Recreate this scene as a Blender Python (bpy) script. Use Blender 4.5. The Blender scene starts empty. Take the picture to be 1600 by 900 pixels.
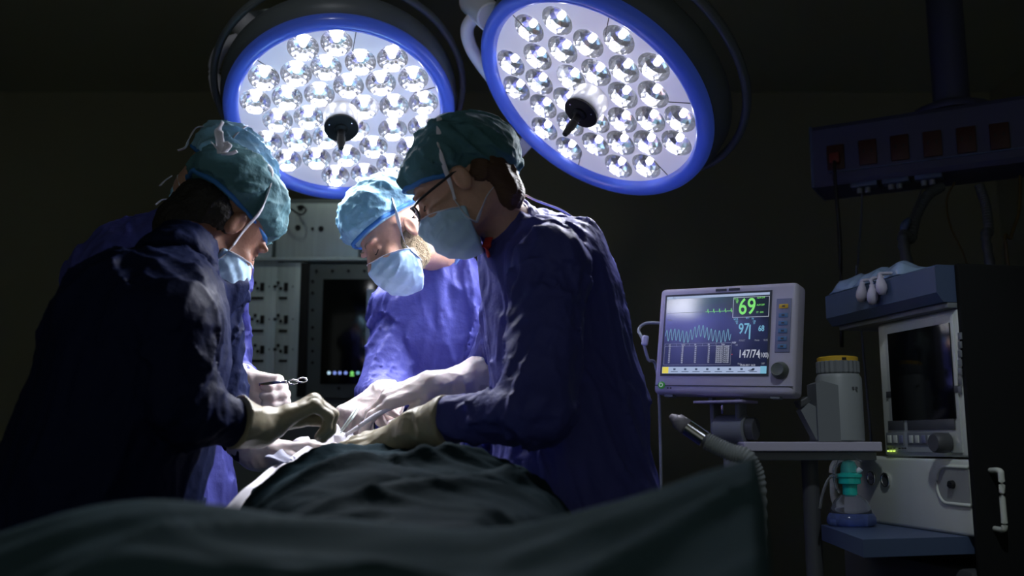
import bpy, bmesh, math, random
import numpy as np
from mathutils import Vector, Matrix
S = bpy.context.scene
COL = S.collection
# ---------------------------------------------------------------- camera
F = 1500.0; PITCH = math.radians(9.09); CAM = Vector((0, 0, 1.12))
cd = bpy.data.cameras.new('camera'); cam = bpy.data.objects.new('camera', cd); COL.objects.link(cam)
cam.location = CAM; cam.rotation_euler = (math.radians(90) + PITCH, 0, 0)
cd.sensor_width = 36; cd.lens = 36 * F / 1600; cd.clip_start = 0.02
cd.dof.use_dof = True; cd.dof.focus_distance = 2.25; cd.dof.aperture_fstop = 2.2
S.camera = cam
S.view_settings.view_transform = 'Standard'; S.view_settings.look = 'None'
S.view_settings.exposure = 0.0; S.view_settings.gamma = 1.0; S.view_settings.use_curve_mapping = False
# ---------------------------------------------------------------- world: faint ambient added to lift the blacks
w = bpy.data.worlds.new('world'); S.world = w; w.use_nodes = True
bg = w.node_tree.nodes['Background']; bg.inputs[0].default_value = (0.92, 1.0, 0.95, 1); bg.inputs[1].default_value = 0.135

def at(px, py, Y):
    u = (450 - py) / F; x = (px - 800) / F
    dy = math.cos(PITCH) - u * math.sin(PITCH); dz = math.sin(PITCH) + u * math.cos(PITCH)
    t = Y / dy
    return Vector((x * t, Y, CAM.z + dz * t))

SITE = Vector((-0.36, 2.06, 1.14))
LAMP1 = at(533, 178, 2.62); LAMP2 = at(926, 152, 2.42)
def look(o, target, roll=0.0):
    d = (Vector(target) - o.location).normalized()
    o.rotation_euler = d.to_track_quat('-Z', 'Y').to_euler()
def spot(name, loc, target, power, angle, blend, radius, color):
    l = bpy.data.lights.new(name, 'SPOT'); l.energy = power; l.spot_size = math.radians(angle); l.spot_blend = blend
    l.shadow_soft_size = radius; l.color = color
    o = bpy.data.objects.new(name, l); COL.objects.link(o); o.location = loc; look(o, target); return o
n1 = (SITE - LAMP1).normalized(); n2 = (SITE - LAMP2).normalized()
for LP_, n_, pw in ((LAMP1, n1, 25), (LAMP2, n2, 32)):          # three soft beams per lamp head, just off its face
    a_ = n_.orthogonal().normalized(); b_ = n_.cross(a_)
    for q_ in range(3):
        o_ = a_ * math.cos(q_ * 2.094 + .4) * .17 + b_ * math.sin(q_ * 2.094 + .4) * .17
        spot('surgical_beam', LP_ + n_ * 0.10 + o_, SITE + o_ * .25, pw, 88, 0.75, 0.07, (0.93, 0.94, 1.0))
# two added fills: one brightens machine and monitor, one makes the monitor's glare
FILL1 = Vector((0.30, 0.45, 2.97)); FILL2 = Vector((-1.52, 1.26, 2.24))
spot('fill_beam', FILL1, (0.86, 2.2, 1.10), 52, 27, 0.9, 0.06, (0.80, 0.88, 1.0))
spot('glare_fill_beam', FILL2, (0.45, 2.33, 1.42), 14, 14, 1.0, 0.14, (0.80, 0.84, 1.0))

# unseen fill added to brighten the steel cabinet
FILL3 = Vector((-0.75, 3.05, 2.97))
spot('fill_beam', FILL3, (-0.80, 3.55, 1.4), 10, 62, 0.8, 0.06, (0.85, 1.0, 0.97))

# unseen fill added to brighten the lamp arms and knuckles
spot('arm_fill_beam', (-0.45, 1.2, 2.95), (-0.40, 2.65, 2.42), 7, 44, 0.6, 0.06, (0.9, 0.92, 1.0))

# ---------------------------------------------------------------- materials
def mat(name, col, rough=0.5, metal=0.0, bump=0.0, bscale=40.0, emit=None, es=0.0, trans=0.0, coat=0.0, sheen=0.0, var=0.0, sss=0.0, ior=1.45, stretch=(1,1,1), alpha=1.0, spec=None, crinkle=0.0, cscale=12.0):
    m = bpy.data.materials.new(name); m.use_nodes = True; nt = m.node_tree; N = nt.nodes; L = nt.links
    b = N['Principled BSDF']
    b.inputs['Base Color'].default_value = (*col, 1); b.inputs['Roughness'].default_value = rough; b.inputs['Metallic'].default_value = metal
    b.inputs['IOR'].default_value = ior
    if emit: b.inputs['Emission Color'].default_value = (*emit, 1); b.inputs['Emission Strength'].default_value = es
    b.inputs['Transmission Weight'].default_value = trans; b.inputs['Coat Weight'].default_value = coat
    b.inputs['Sheen Weight'].default_value = sheen; b.inputs['Alpha'].default_value = alpha
    if spec is not None: b.inputs['Specular IOR Level'].default_value = spec
    if sss: b.inputs['Subsurface Weight'].default_value = sss; b.inputs['Subsurface Radius'].default_value = (0.02, 0.006, 0.004); b.inputs['Subsurface Scale'].default_value = 0.5
    tc = N.new('ShaderNodeTexCoord'); mp = N.new('ShaderNodeMapping'); mp.inputs['Scale'].default_value = stretch
    L.new(tc.outputs['Object'], mp.inputs['Vector'])
    no = N.new('ShaderNodeTexNoise'); no.inputs['Scale'].default_value = bscale; no.inputs['Detail'].default_value = 4
    L.new(mp.outputs[0], no.inputs['Vector'])
    last = None
    if bump:
        bp = N.new('ShaderNodeBump'); bp.inputs['Strength'].default_value = 1.0; bp.inputs['Distance'].default_value = bump
        L.new(no.outputs['Fac'], bp.inputs['Height']); last = bp
    if crinkle:
        n2_ = N.new('ShaderNodeTexNoise'); n2_.noise_type = 'RIDGED_MULTIFRACTAL'; n2_.inputs['Scale'].default_value = cscale; n2_.inputs['Detail'].default_value = 3
        n2_.inputs['Distortion'].default_value = 0.6; n2_.normalize = False
        L.new(mp.outputs[0], n2_.inputs['Vector'])
        b2 = N.new('ShaderNodeBump'); b2.inputs['Strength'].default_value = 1.0; b2.inputs['Distance'].default_value = crinkle
        L.new(n2_.outputs['Fac'], b2.inputs['Height'])
        if last: L.new(last.outputs[0], b2.inputs['Normal'])
        last = b2
    if last: L.new(last.outputs[0], b.inputs['Normal'])
    if var:
        mx = N.new('ShaderNodeMix'); mx.data_type = 'RGBA'; mx.blend_type = 'MIX'
        mx.inputs['A'].default_value = (*[c * (1 - var) for c in col], 1); mx.inputs['B'].default_value = (*[min(1, c * (1 + var)) for c in col], 1)
        n3 = N.new('ShaderNodeTexNoise'); n3.inputs['Scale'].default_value = bscale * 0.4; L.new(mp.outputs[0], n3.inputs['Vector'])
        L.new(n3.outputs['Fac'], mx.inputs['Factor']); L.new(mx.outputs['Result'], b.inputs['Base Color'])
    return m
M = {}
M['wall'] = mat('wall_paint', (0.28, 0.275, 0.18), 0.8, bump=0.0008, bscale=90)
M['floor'] = mat('vinyl_floor', (0.12, 0.13, 0.12), 0.35, var=0.2, bscale=8)
M['ceil'] = mat('ceiling_paint', (0.42, 0.43, 0.30), 0.9, bump=0.0005)
M['gown'] = mat('gown_fabric', (0.078, 0.085, 0.36), 0.6, spec=.35, bump=0.003, bscale=45, crinkle=0.02, cscale=6, var=0.06)
M['gown_shaded'] = mat('shaded_gown_fabric', (0.009, 0.014, 0.050), 0.6, spec=.06, bump=0.003, bscale=45, crinkle=0.02, cscale=6)  # gown fabric darkened to stand in for shade
M['collar'] = mat('collar_knit', (0.16, 0.30, 0.72), 0.8, bump=0.0006, bscale=300)
M['cap'] = mat('cap_nonwoven', (0.30, 0.56, 0.74), 0.7, spec=.3, bump=0.004, bscale=50, crinkle=0.02, cscale=10, var=0.12)
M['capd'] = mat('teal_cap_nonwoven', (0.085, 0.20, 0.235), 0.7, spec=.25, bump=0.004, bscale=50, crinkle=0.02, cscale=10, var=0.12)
M['band'] = mat('cap_band_elastic', (0.05, 0.22, 0.62), 0.7, bump=0.0006, bscale=250)
M['mask'] = mat('mask_nonwoven', (0.50, 0.73, 0.98), 0.8, bump=0.0006, bscale=70, crinkle=0.0012, cscale=22)
M['tie'] = mat('white_tie', (0.80, 0.80, 0.88), 0.8, bump=0.0004, bscale=200)
M['skin'] = mat('skin', (0.62, 0.36, 0.27), 0.5, sss=0.15, bump=0.0005, bscale=220, var=0.12)
M['skin_shaded'] = mat('shaded_skin', (0.36, 0.18, 0.12), 0.5, sss=0.15, bump=0.0005, bscale=220, var=0.12)  # skin tone darkened to stand in for a shaded face
M['beard'] = mat('beard_hair', (0.30, 0.23, 0.14), 0.8, bump=0.004, bscale=300, var=0.5)
M['hair'] = mat('brown_hair', (0.10, 0.05, 0.025), 0.55, bump=0.004, bscale=60, stretch=(1, 1, 6))
M['hairb'] = mat('dark_hair', (0.02, 0.017, 0.015), 0.6, bump=0.004, bscale=160)
M['glove'] = mat('latex_glove', (0.80, 0.70, 0.68), 0.42, sss=0.12, bump=0.0010, bscale=45, crinkle=0.004, cscale=14)
M['glove_shaded'] = mat('shaded_latex_glove', (0.44, 0.39, 0.27), 0.42, sss=0.08, bump=0.0010, bscale=45, crinkle=0.004, cscale=14)  # latex colour darkened for gloves on the shaded side
M['blood'] = mat('blood_smear', (0.55, 0.04, 0.03), 0.3)
M['shoe'] = mat('clog_rubber', (0.05, 0.06, 0.08), 0.5)
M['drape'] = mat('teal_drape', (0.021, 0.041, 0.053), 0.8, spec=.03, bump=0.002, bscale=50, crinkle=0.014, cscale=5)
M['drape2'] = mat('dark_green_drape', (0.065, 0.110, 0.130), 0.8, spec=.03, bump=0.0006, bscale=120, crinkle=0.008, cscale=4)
M['white_cloth'] = mat('white_cloth', (0.82, 0.80, 0.88), 0.8, bump=0.0008, bscale=160, crinkle=0.002, cscale=14)
M['grey_cloth'] = mat('grey_cloth', (0.30, 0.31, 0.42), 0.8, bump=0.0008, bscale=160)
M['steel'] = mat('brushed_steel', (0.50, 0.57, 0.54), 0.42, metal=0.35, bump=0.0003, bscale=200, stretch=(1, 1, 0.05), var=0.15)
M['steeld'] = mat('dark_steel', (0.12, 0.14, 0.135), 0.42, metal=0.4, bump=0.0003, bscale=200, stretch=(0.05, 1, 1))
M['chrome'] = mat('chrome', (0.75, 0.75, 0.76), 0.15, metal=1.0)
M['grip'] = mat('black_grip', (0.006, 0.006, 0.006), 0.7, spec=.2)
M['black'] = mat('black_plastic', (0.012, 0.012, 0.013), 0.35)
M['blackm'] = mat('black_matte', (0.008, 0.008, 0.008), 0.8)
M['glassb'] = mat('black_screen_glass', (0.004, 0.005, 0.006), 0.12)
M['lampblue'] = mat('blue_lamp_rim', (0.07, 0.13, 0.62), 0.28, coat=0.3, emit=(0.06, 0.13, 0.75), es=0.12)
M['lampface'] = mat('lamp_face_plastic', (0.66, 0.66, 0.72), 0.35, emit=(0.55, 0.55, 0.68), es=0.42)  # faint emission added so the plate looks lit
M['lampback'] = mat('lamp_housing', (0.12, 0.14, 0.15), 0.4)
M['lamparm'] = mat('lamp_arm_paint', (0.74, 0.74, 0.82), 0.35)
M['reflector'] = mat('facet_mirror', (0.80, 0.82, 0.88), 0.20, metal=1.0)
M['led'] = mat('led_emitter', (1, 1, 1), 0.4, emit=(1.0, 0.98, 1.0), es=22.0)
M['casing'] = mat('monitor_casing', (0.52, 0.50, 0.60), 0.42, bump=0.0002, bscale=400)
M['casing2'] = mat('panel_lilac_grey', (0.20, 0.22, 0.34), 0.5)
M['screen'] = mat('lcd_screen', (0.010, 0.014, 0.028), 0.30, emit=(0.10, 0.17, 0.38), es=0.035, coat=1.0); M['screen'].node_tree.nodes['Principled BSDF'].inputs['Coat Roughness'].default_value = 0.16; M['screen'].node_tree.nodes['Principled BSDF'].inputs['Coat IOR'].default_value = 2.0
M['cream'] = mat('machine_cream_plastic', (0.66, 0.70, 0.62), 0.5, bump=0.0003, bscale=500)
M['cream_shaded'] = mat('shaded_side_plastic', (0.012, 0.013, 0.013), 0.8, spec=.1)  # near-black tone stands in for the machine's unlit side
M['greyp'] = mat('grey_plastic', (0.20, 0.22, 0.23), 0.5)
M['greyd'] = mat('dark_grey_plastic', (0.07, 0.075, 0.08), 0.5)
M['bluep'] = mat('blue_grey_plastic', (0.07, 0.105, 0.19), 0.45)
M['yellow'] = mat('yellow_plastic', (0.72, 0.46, 0.04), 0.45)
M['teal'] = mat('teal_translucent_plastic', (0.02, 0.62, 0.50), 0.2, trans=0.15)
M['clear'] = mat('clear_plastic', (0.90, 0.94, 1.0), 0.06, trans=0.95, ior=1.25)
M['clearb'] = mat('blue_clear_plastic', (0.25, 0.35, 0.75), 0.12, trans=0.75, ior=1.3)
M['pendant'] = mat('pendant_paint', (0.06, 0.065, 0.12), 0.5)
M['socket'] = mat('socket_red_brown', (0.05, 0.012, 0.008), 0.5)
M['red'] = mat('red_fabric', (0.55, 0.04, 0.03), 0.7)
M['tube'] = mat('corrugated_tube', (0.42, 0.46, 0.48), 0.45)
M['cable'] = mat('cable_grey', (0.09, 0.10, 0.11), 0.5)
M['cabley'] = mat('cable_yellow', (0.10, 0.07, 0.02), 0.5)
def glow(name, c, s=1.0): return mat(name, (0.01, 0.01, 0.01), 0.4, emit=c, es=s)
M['g_white'] = glow('glow_white', (0.75, 0.80, 0.95), 0.55)
M['g_bar'] = glow('glow_toolbar', (0.50, 0.62, 0.90), 0.65)
M['g_green'] = glow('glow_green', (0.25, 0.85, 0.20), 0.85)
M['g_cyan'] = glow('glow_cyan', (0.25, 0.62, 0.85), 0.65)
M['g_cyand'] = glow('glow_wave', (0.22, 0.48, 0.60), 0.8)
M['g_line'] = glow('glow_line', (0.5, 0.55, 0.65), 0.4)
M['g_yellow'] = glow('glow_yellow', (0.85, 0.72, 0.10), 0.8)
M['g_icon'] = glow('glow_icon', (0.55, 0.80, 1.0), 0.9)
M['g_iconb'] = glow('glow_icon_blue', (0.25, 0.35, 0.9), 0.9)
M['g_red'] = glow('glow_red', (0.8, 0.1, 0.1), 0.6)
M['g_led'] = glow('glow_led', (0.7, 1.0, 0.15), 1.0)
M['g_dark'] = glow('glow_text', (0.07, 0.11, 0.2), 0.6)

# ---------------------------------------------------------------- mesh helpers
def link(name, me, m=None, parent=None, smooth=False):
    o = bpy.data.objects.new(name, me); COL.objects.link(o)
    if m is not None and not me.materials: me.materials.append(m)
    if parent is not None: o.parent = parent
    if smooth: me.polygons.foreach_set('use_smooth', [True] * len(me.polygons))
    return o
def fin(name, bm, m, parent=None, smooth=False, bev=0.0, seg=2, autos=None):
    if bev: bmesh.ops.bevel(bm, geom=[e for e in bm.edges if len(e.link_faces) == 2 and e.calc_face_angle(0) > 0.6], offset=bev, segments=seg, affect='EDGES', profile=0.5)
    bmesh.ops.recalc_face_normals(bm, faces=bm.faces)
    me = bpy.data.meshes.new(name); bm.to_mesh(me); bm.free()
    o = link(name, me, m, parent, smooth or bool(autos))
    if autos: me.set_sharp_from_angle(angle=math.radians(autos))
    return o
def thing(name, label, cat, loc=(0, 0, 0), rotz=0, group=None, kind=None):
    o = bpy.data.objects.new(name, None); COL.objects.link(o); o.empty_display_size = 0.05
    o.location = loc; o.rotation_euler = (0, 0, rotz); return tag(o, label, cat, group, kind)
def tag(o, label=None, cat=None, group=None, kind=None):
    if label: o['label'] = label
    if cat: o['category'] = cat
    if group: o['group'] = group
    if kind: o['kind'] = kind
    return o
def bx(bm, c, s, rot=None):
    r = bmesh.ops.create_cube(bm, size=1); vs = r['verts']
    bmesh.ops.scale(bm, vec=s, verts=vs)
    if rot is not None: bmesh.ops.rotate(bm, cent=(0, 0, 0), matrix=rot, verts=vs)
    bmesh.ops.translate(bm, vec=c, verts=vs); return vs
def box(name, c, s, m, parent=None, bev=0.0, rot=None, smooth=None):
    bm = bmesh.new(); bx(bm, c, s, rot); return fin(name, bm, m, parent, bev=bev, autos=35 if bev else None)
def prism(bm, pts, ext):          # pts: list of 3D points in a plane, ext: extrusion vector
    a = [bm.verts.new(p) for p in pts]; b = [bm.verts.new(Vector(p) + Vector(ext)) for p in pts]
    n = len(a); bm.faces.new(a); bm.faces.new(b[::-1])
    for i in range(n): bm.faces.new((a[i], b[i], b[(i + 1) % n], a[(i + 1) % n]))
def lathe(bm, prof, seg=48, mtx=None, cap=False):   # prof (r,z)
    rings = []; vs = []
    for r, z in prof:
        ring = []
        if r < 1e-6: v = bm.verts.new((0, 0, z)); ring = [v] * seg; vs.append(v)
        else:
            for i in range(seg):
                a = 2 * math.pi * i / seg; v = bm.verts.new((r * math.cos(a), r * math.sin(a), z)); ring.append(v); vs.append(v)
        rings.append(ring)
    for k in range(len(rings) - 1):
        A, B = rings[k], rings[k + 1]
        for i in range(seg):
            j = (i + 1) % seg; q = []
            for v in (A[i], A[j], B[j], B[i]):
                if v not in q: q.append(v)
            if len(q) > 2:
                try: bm.faces.new(q)
                except ValueError: pass
    if mtx is not None: bmesh.ops.transform(bm, matrix=mtx, verts=vs)
    return vs
def smooth_pts(pts, n):
    pts = [Vector(p) for p in pts]
    if len(pts) < 3: return [pts[0].lerp(pts[-1], i / n) for i in range(n + 1)]
    P = [pts[0] * 2 - pts[1]] + pts + [pts[-1] * 2 - pts[-2]]; out = []
    segs = len(pts) - 1
    for i in range(n + 1):
        t = i / n * segs; k = min(int(t), segs - 1); t -= k
        a, b, c, d = P[k:k + 4]
        out.append(0.5 * ((2 * b) + (c - a) * t + (2 * a - 5 * b + 4 * c - d) * t * t + (3 * b - a - 3 * c + d) * t ** 3))
    return out
def tube(bm, pts, r, seg=10, flat=1.0, up=(0, 0, 1), n=None, rfun=None, closed=False):
    P = smooth_pts(pts, n) if n else [Vector(p) for p in pts]
    rings = []; N = len(P)
    for i, p in enumerate(P):
        t = (P[min(i + 1, N - 1)] - P[max(i - 1, 0)])
        if closed: t = P[(i + 1) % N] - P[(i - 1) % N]
        t = t.normalized(); s = t.cross(Vector(up))
        if s.length < 0.05: s = t.cross(Vector((1, 0, 0.3)))
        s.normalize(); q = s.cross(t).normalized(); rr = rfun(i / (N - 1)) if rfun else r
        rings.append([bm.verts.new(p + s * (rr * math.cos(2 * math.pi * k / seg)) + q * (rr * flat * math.sin(2 * math.pi * k / seg))) for k in range(seg)])
    for i in range(N if closed else N - 1):
        A, B = rings[i], rings[(i + 1) % N]
        for k in range(seg): bm.faces.new((A[k], A[(k + 1) % seg], B[(k + 1) % seg], B[k]))
    if not closed:
        bm.faces.new(rings[0][::-1]); bm.faces.new(rings[-1])
def tubeo(name, pts, r, m, parent=None, **k):
    bm = bmesh.new(); tube(bm, pts, r, **k); return fin(name, bm, m, parent, smooth=True)
def frame(o, x, y, z, loc):
    mt = Matrix(((x[0], y[0], z[0], loc[0]), (x[1], y[1], z[1], loc[1]), (x[2], y[2], z[2], loc[2]), (0, 0, 0, 1)))
    o.matrix_world = mt; return mt
def text(name, s, size, m, parent, loc, rot=(math.pi / 2, 0, 0), align='LEFT', sx=1.0, bold=0.0):
    c = bpy.data.curves.new(name, 'FONT'); c.body = s; c.size = size; c.align_x = align; c.extrude = 0.0001; c.bevel_depth = bold; c.bevel_resolution = 0; c.resolution_u = 6
    t = bpy.data.objects.new('tmp', c); COL.objects.link(t)
    dg = bpy.context.evaluated_depsgraph_get(); me = bpy.data.meshes.new_from_object(t.evaluated_get(dg))
    bpy.data.objects.remove(t); me.materials.clear()
    for v in me.vertices: v.co.x *= sx
    o = link(name, me, m, parent); o.location = loc; o.rotation_euler = rot; return o
def grid(name, rows, m, parent=None, thick=0.002, sub=0):
    bm = bmesh.new(); R = [[bm.verts.new(p) for p in r] for r in rows]
    for i in range(len(R) - 1):
        for j in range(len(R[0]) - 1): bm.faces.new((R[i][j], R[i][j + 1], R[i + 1][j + 1], R[i + 1][j]))
    o = fin(name, bm, m, parent, smooth=True)
    if sub: s = o.modifiers.new('s', 'SUBSURF'); s.levels = sub; s.render_levels = sub
    t = o.modifiers.new('t', 'SOLIDIFY'); t.thickness = thick; t.offset = 0
    return o

# ---------------------------------------------------------------- implicit surfaces
rng = np.random.RandomState(7); PERM = rng.rand(4096).astype(np.float32)
def vnoise(p):
    i = np.floor(p).astype(np.int64); f = (p - i).astype(np.float32); f = f * f * (3 - 2 * f)
    def h(a, b, c): return PERM[(a * 73856093 ^ b * 19349663 ^ c * 83492791) & 4095]
    x, y, z = i[:, 0], i[:, 1], i[:, 2]; fx, fy, fz = f[:, 0], f[:, 1], f[:, 2]
    c00 = h(x, y, z) * (1 - fx) + h(x + 1, y, z) * fx; c10 = h(x, y + 1, z) * (1 - fx) + h(x + 1, y + 1, z) * fx
    c01 = h(x, y, z + 1) * (1 - fx) + h(x + 1, y, z + 1) * fx; c11 = h(x, y + 1, z + 1) * (1 - fx) + h(x + 1, y + 1, z + 1) * fx
    return (c00 * (1 - fy) + c10 * fy) * (1 - fz) + (c01 * (1 - fy) + c11 * fy) * fz
def ridges(p, s, seed=0.0, dirn=None):     # cloth-like ridges, -1..1
    q = p * s + seed
    if dirn is not None: q = q + np.outer((q @ dirn), dirn) * (-0.72)      # stretch folds along dirn
    wv = np.stack([vnoise(q * 0.9 + 11), vnoise(q * 0.9 + 31), vnoise(q * 0.9 + 57)], 1)
    a = vnoise(q + wv * 1.6); b = vnoise(q * 2.1 + wv * 2 + 9)
    a = np.clip(1 - np.abs(a * 2 - 1) * 1.9, 0, 1) ** 1.6; b = np.clip(1 - np.abs(b * 2 - 1) * 1.9, 0, 1) ** 1.6
    return a * 1.3 + b * 0.6 - 0.6
def A3(v): return np.array(v, dtype=np.float32)
def rc(a, b, r1, r2, u=None, s=1.0): return ('c', A3(a), A3(b), r1, r2, None if u is None else A3(Vector(u).normalized()), s)
def el(c, r, R=None): return ('e', A3(c), A3(r), None if R is None else np.array(R, dtype=np.float32))
def d_prim(P, pr):
    if pr[0] == 'c':
        _, a, b, r1, r2, u, s = pr; ba = b - a; pa = P - a
        h = np.clip(pa @ ba / max(float(ba @ ba), 1e-9), 0, 1); q = pa - h[:, None] * ba
        if u is not None: q = q + np.outer(q @ u, u) * (s - 1)
        return np.sqrt((q * q).sum(1)) - (r1 + (r2 - r1) * h)
    _, c, r, R = pr; q = P - c
    if R is not None: q = q @ R.T
    k0 = np.sqrt(((q / r) ** 2).sum(1)); k1 = np.sqrt(((q / (r * r)) ** 2).sum(1)) + 1e-9
    return k0 * (k0 - 1) / k1
def smin(a, b, k):
    h = np.clip(0.5 + 0.5 * (b - a) / k, 0, 1); return b + (a - b) * h - k * h * (1 - h)
def smax(a, b, k): return -smin(-a, -b, k)
def union(P, prims, k):
    d = d_prim(P, prims[0])
    for p in prims[1:]: d = smin(d, d_prim(P, p), k)
    return d
def surf(fn, lo, hi, h, margin=0.03):
    """fn(points, fine) -> distance.  Narrow band surface nets."""
    lo = np.array(lo, dtype=np.float64); n = np.ceil((np.array(hi) - lo) / h).astype(int) + 1
    C = 4; nc = (n + C - 1) // C; n = nc * C
    g = np.stack(np.meshgrid(*[np.arange(k) for k in nc], indexing='ij'), -1).reshape(-1, 3)
    cp = lo + (g * C + (C - 1) / 2) * h
    dc = fn(cp.astype(np.float32), False)
    near = np.abs(dc) < (h * C * 0.87 * 1.6 + margin)
    V = np.repeat(np.repeat(np.repeat(np.where(dc < 0, -1, 1).astype(np.float32).reshape(nc), C, 0), C, 1), C, 2)
    gi = g[near]; off = np.stack(np.meshgrid(*[np.arange(C)] * 3, indexing='ij'), -1).reshape(-1, 3)
    for s0 in range(0, len(gi), 6000):
        idx = (gi[s0:s0 + 6000, None, :] * C + off[None]).reshape(-1, 3)
        V[idx[:, 0], idx[:, 1], idx[:, 2]] = fn((lo + idx * h).astype(np.float32), True)
    ins = V < 0
    cnt = np.zeros(tuple(n - 1), dtype=np.int8)
    for dx in (0, 1):
        for dy in (0, 1):
            for dz in (0, 1): cnt += ins[dx:n[0] - 1 + dx, dy:n[1] - 1 + dy, dz:n[2] - 1 + dz]
    act = np.argwhere((cnt > 0) & (cnt < 8)); ID = np.full(tuple(n - 1), -1, dtype=np.int64)
    ID[act[:, 0], act[:, 1], act[:, 2]] = np.arange(len(act))
    acc = np.zeros((len(act), 3)); num = np.zeros(len(act))
    for ax in range(3):
        for a in (0, 1):
            for b in (0, 1):
                o = np.zeros(3, int); oth = [i for i in range(3) if i != ax]; o[oth[0]] = a; o[oth[1]] = b
                p = act + o; q = p.copy(); q[:, ax] += 1
                v0 = V[p[:, 0], p[:, 1], p[:, 2]]; v1 = V[q[:, 0], q[:, 1], q[:, 2]]
                cr = (v0 < 0) != (v1 < 0); t = np.where(cr, v0 / np.where(cr, v0 - v1, 1), 0)
                pos = p.astype(float); pos[:, ax] += t; acc += pos * cr[:, None]; num += cr
    verts = lo + acc / num[:, None] * h
    quads = []
    for ax in range(3):
        o1, o2 = [(1, 2), (2, 0), (0, 1)][ax]
        sl0 = [slice(1, n[i] - 1) for i in range(3)]; sl1 = list(sl0); sl0[ax] = slice(0, n[ax] - 1); sl1[ax] = slice(1, n[ax])
        a = ins[tuple(sl0)]; b = ins[tuple(sl1)]; e = np.argwhere(a != b)
        if not len(e): continue
        flip = a[e[:, 0], e[:, 1], e[:, 2]]
        base = e + 1; base[:, ax] -= 1
        def gid(d1, d2):
            c = base.copy(); c[:, o1] -= d1; c[:, o2] -= d2; return ID[c[:, 0], c[:, 1], c[:, 2]]
        q = np.stack([gid(1, 1), gid(0, 1), gid(0, 0), gid(1, 0)], 1)
        q[~flip] = q[~flip][:, ::-1]; quads.append(q)
    return verts, np.concatenate(quads)
def sobj(name, fn, lo, hi, h, m, parent=None, margin=0.03):
    v, q = surf(fn, lo, hi, h, margin); q = q[(q >= 0).all(1)]
    if parent is not None:
        bpy.context.view_layer.update(); mi = np.array(parent.matrix_world.inverted()); v = v @ mi[:3, :3].T + mi[:3, 3]
    me = bpy.data.meshes.new(name); me.vertices.add(len(v)); me.vertices.foreach_set('co', v.astype(np.float32).ravel())
    me.loops.add(len(q) * 4); me.loops.foreach_set('vertex_index', q.astype(np.int32).ravel())
    me.polygons.add(len(q)); me.polygons.foreach_set('loop_start', np.arange(len(q), dtype=np.int32) * 4)
    me.update(calc_edges=True); me.validate()
    return link(name, me, m, parent, True)
def prim_bounds(prims, pad):
    lo = np.full(3, 1e9); hi = -lo
    for p in prims:
        if p[0] == 'c': 
            r = max(p[3], p[4]); lo = np.minimum(lo, np.minimum(p[1], p[2]) - r); hi = np.maximum(hi, np.maximum(p[1], p[2]) + r)
        else: r = max(p[2]); lo = np.minimum(lo, p[1] - r); hi = np.maximum(hi, p[1] + r)
    return lo - pad, hi + pad
# ================================================================ the room
RX0, RX1, RY0, RY1, RZ = -3.2, 2.6, -1.6, 5.0, 3.0
def struct(name, c, s, m): return tag(box(name, c, s, m), kind='structure')
struct('floor', ((RX0 + RX1) / 2, (RY0 + RY1) / 2, -0.05), (RX1 - RX0, RY1 - RY0, 0.1), M['floor'])
struct('ceiling', ((RX0 + RX1) / 2, (RY0 + RY1) / 2, RZ + 0.05), (RX1 - RX0, RY1 - RY0, 0.1), M['ceil'])
struct('wall_back', ((RX0 + RX1) / 2, RY1 + 0.05, RZ / 2), (RX1 - RX0, 0.1, RZ), M['wall'])
struct('wall_left', (RX0 - 0.05, (RY0 + RY1) / 2, RZ / 2), (0.1, RY1 - RY0, RZ), M['wall'])
struct('wall_right', (RX1 + 0.05, (RY0 + RY1) / 2, RZ / 2), (0.1, RY1 - RY0, RZ), M['wall'])
struct('baseboard_back', ((RX0 + RX1) / 2, RY1 - 0.008, 0.05), (RX1 - RX0, 0.016, 0.1), M['greyd'])
# made-up ceiling fitting for the added fill over the machine
dl = thing('fill_light', 'round ceiling fitting of an added fill light above the foreground sheet', 'light', (FILL1.x, FILL1.y, RZ))
bm = bmesh.new(); lathe(bm, [(0.08, -0.006), (0.11, -0.012), (0.115, -0.006), (0.115, -0.0005), (0.08, -0.0005), (0.08, -0.006)], 32); fin('trim_ring', bm, M['lamparm'], dl, smooth=True)

# ================================================================ surgical lamps
def plane_basis(n, xhint=(1, 0, 0)):
    z = n.normalized(); x = (Vector(xhint) - z * Vector(xhint).dot(z)).normalized(); y = z.cross(x); return x, y, z
def bulb_points(pix, loc, x, y, z, plane_off=0.0):
    out = []
    for px, py in pix:
        d = (at(px, py, 1.0) - CAM); t = (loc - CAM).dot(z) / d.dot(z); p = CAM + d * t - loc; out.append((p.dot(x), p.dot(y)))
    return out
L1 = [(455,250),(603,235),(413,350),(560,330),(703,318),(845,312),(270,380),(375,455),(513,430),(655,410),(792,405),(935,405),(230,487),(330,557),(467,528),(747,497),(883,497),(300,665),(430,630),(556,618),(708,600),(830,590),(958,575),(388,745),(520,718),(660,697),(785,690),(600,795),(738,772),(905,670),(865,760),(990,500)]
L2 = [(308,155),(435,140),(213,282),(333,252),(455,230),(570,215),(695,225),(225,390),(350,350),(475,320),(600,305),(710,310),(828,325),(352,458),(465,420),(713,405),(836,415),(355,568),(470,525),(720,500),(830,510),(947,530),(470,655),(590,630),(712,612),(828,620),(942,632),(693,730),(815,730),(610,535)]
s_ = 440 / 1238
L1 = [(320 + a * s_, b * s_) for a, b in L1]; L2 = [(720 + a * s_, b * s_) for a, b in L2]
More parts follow.
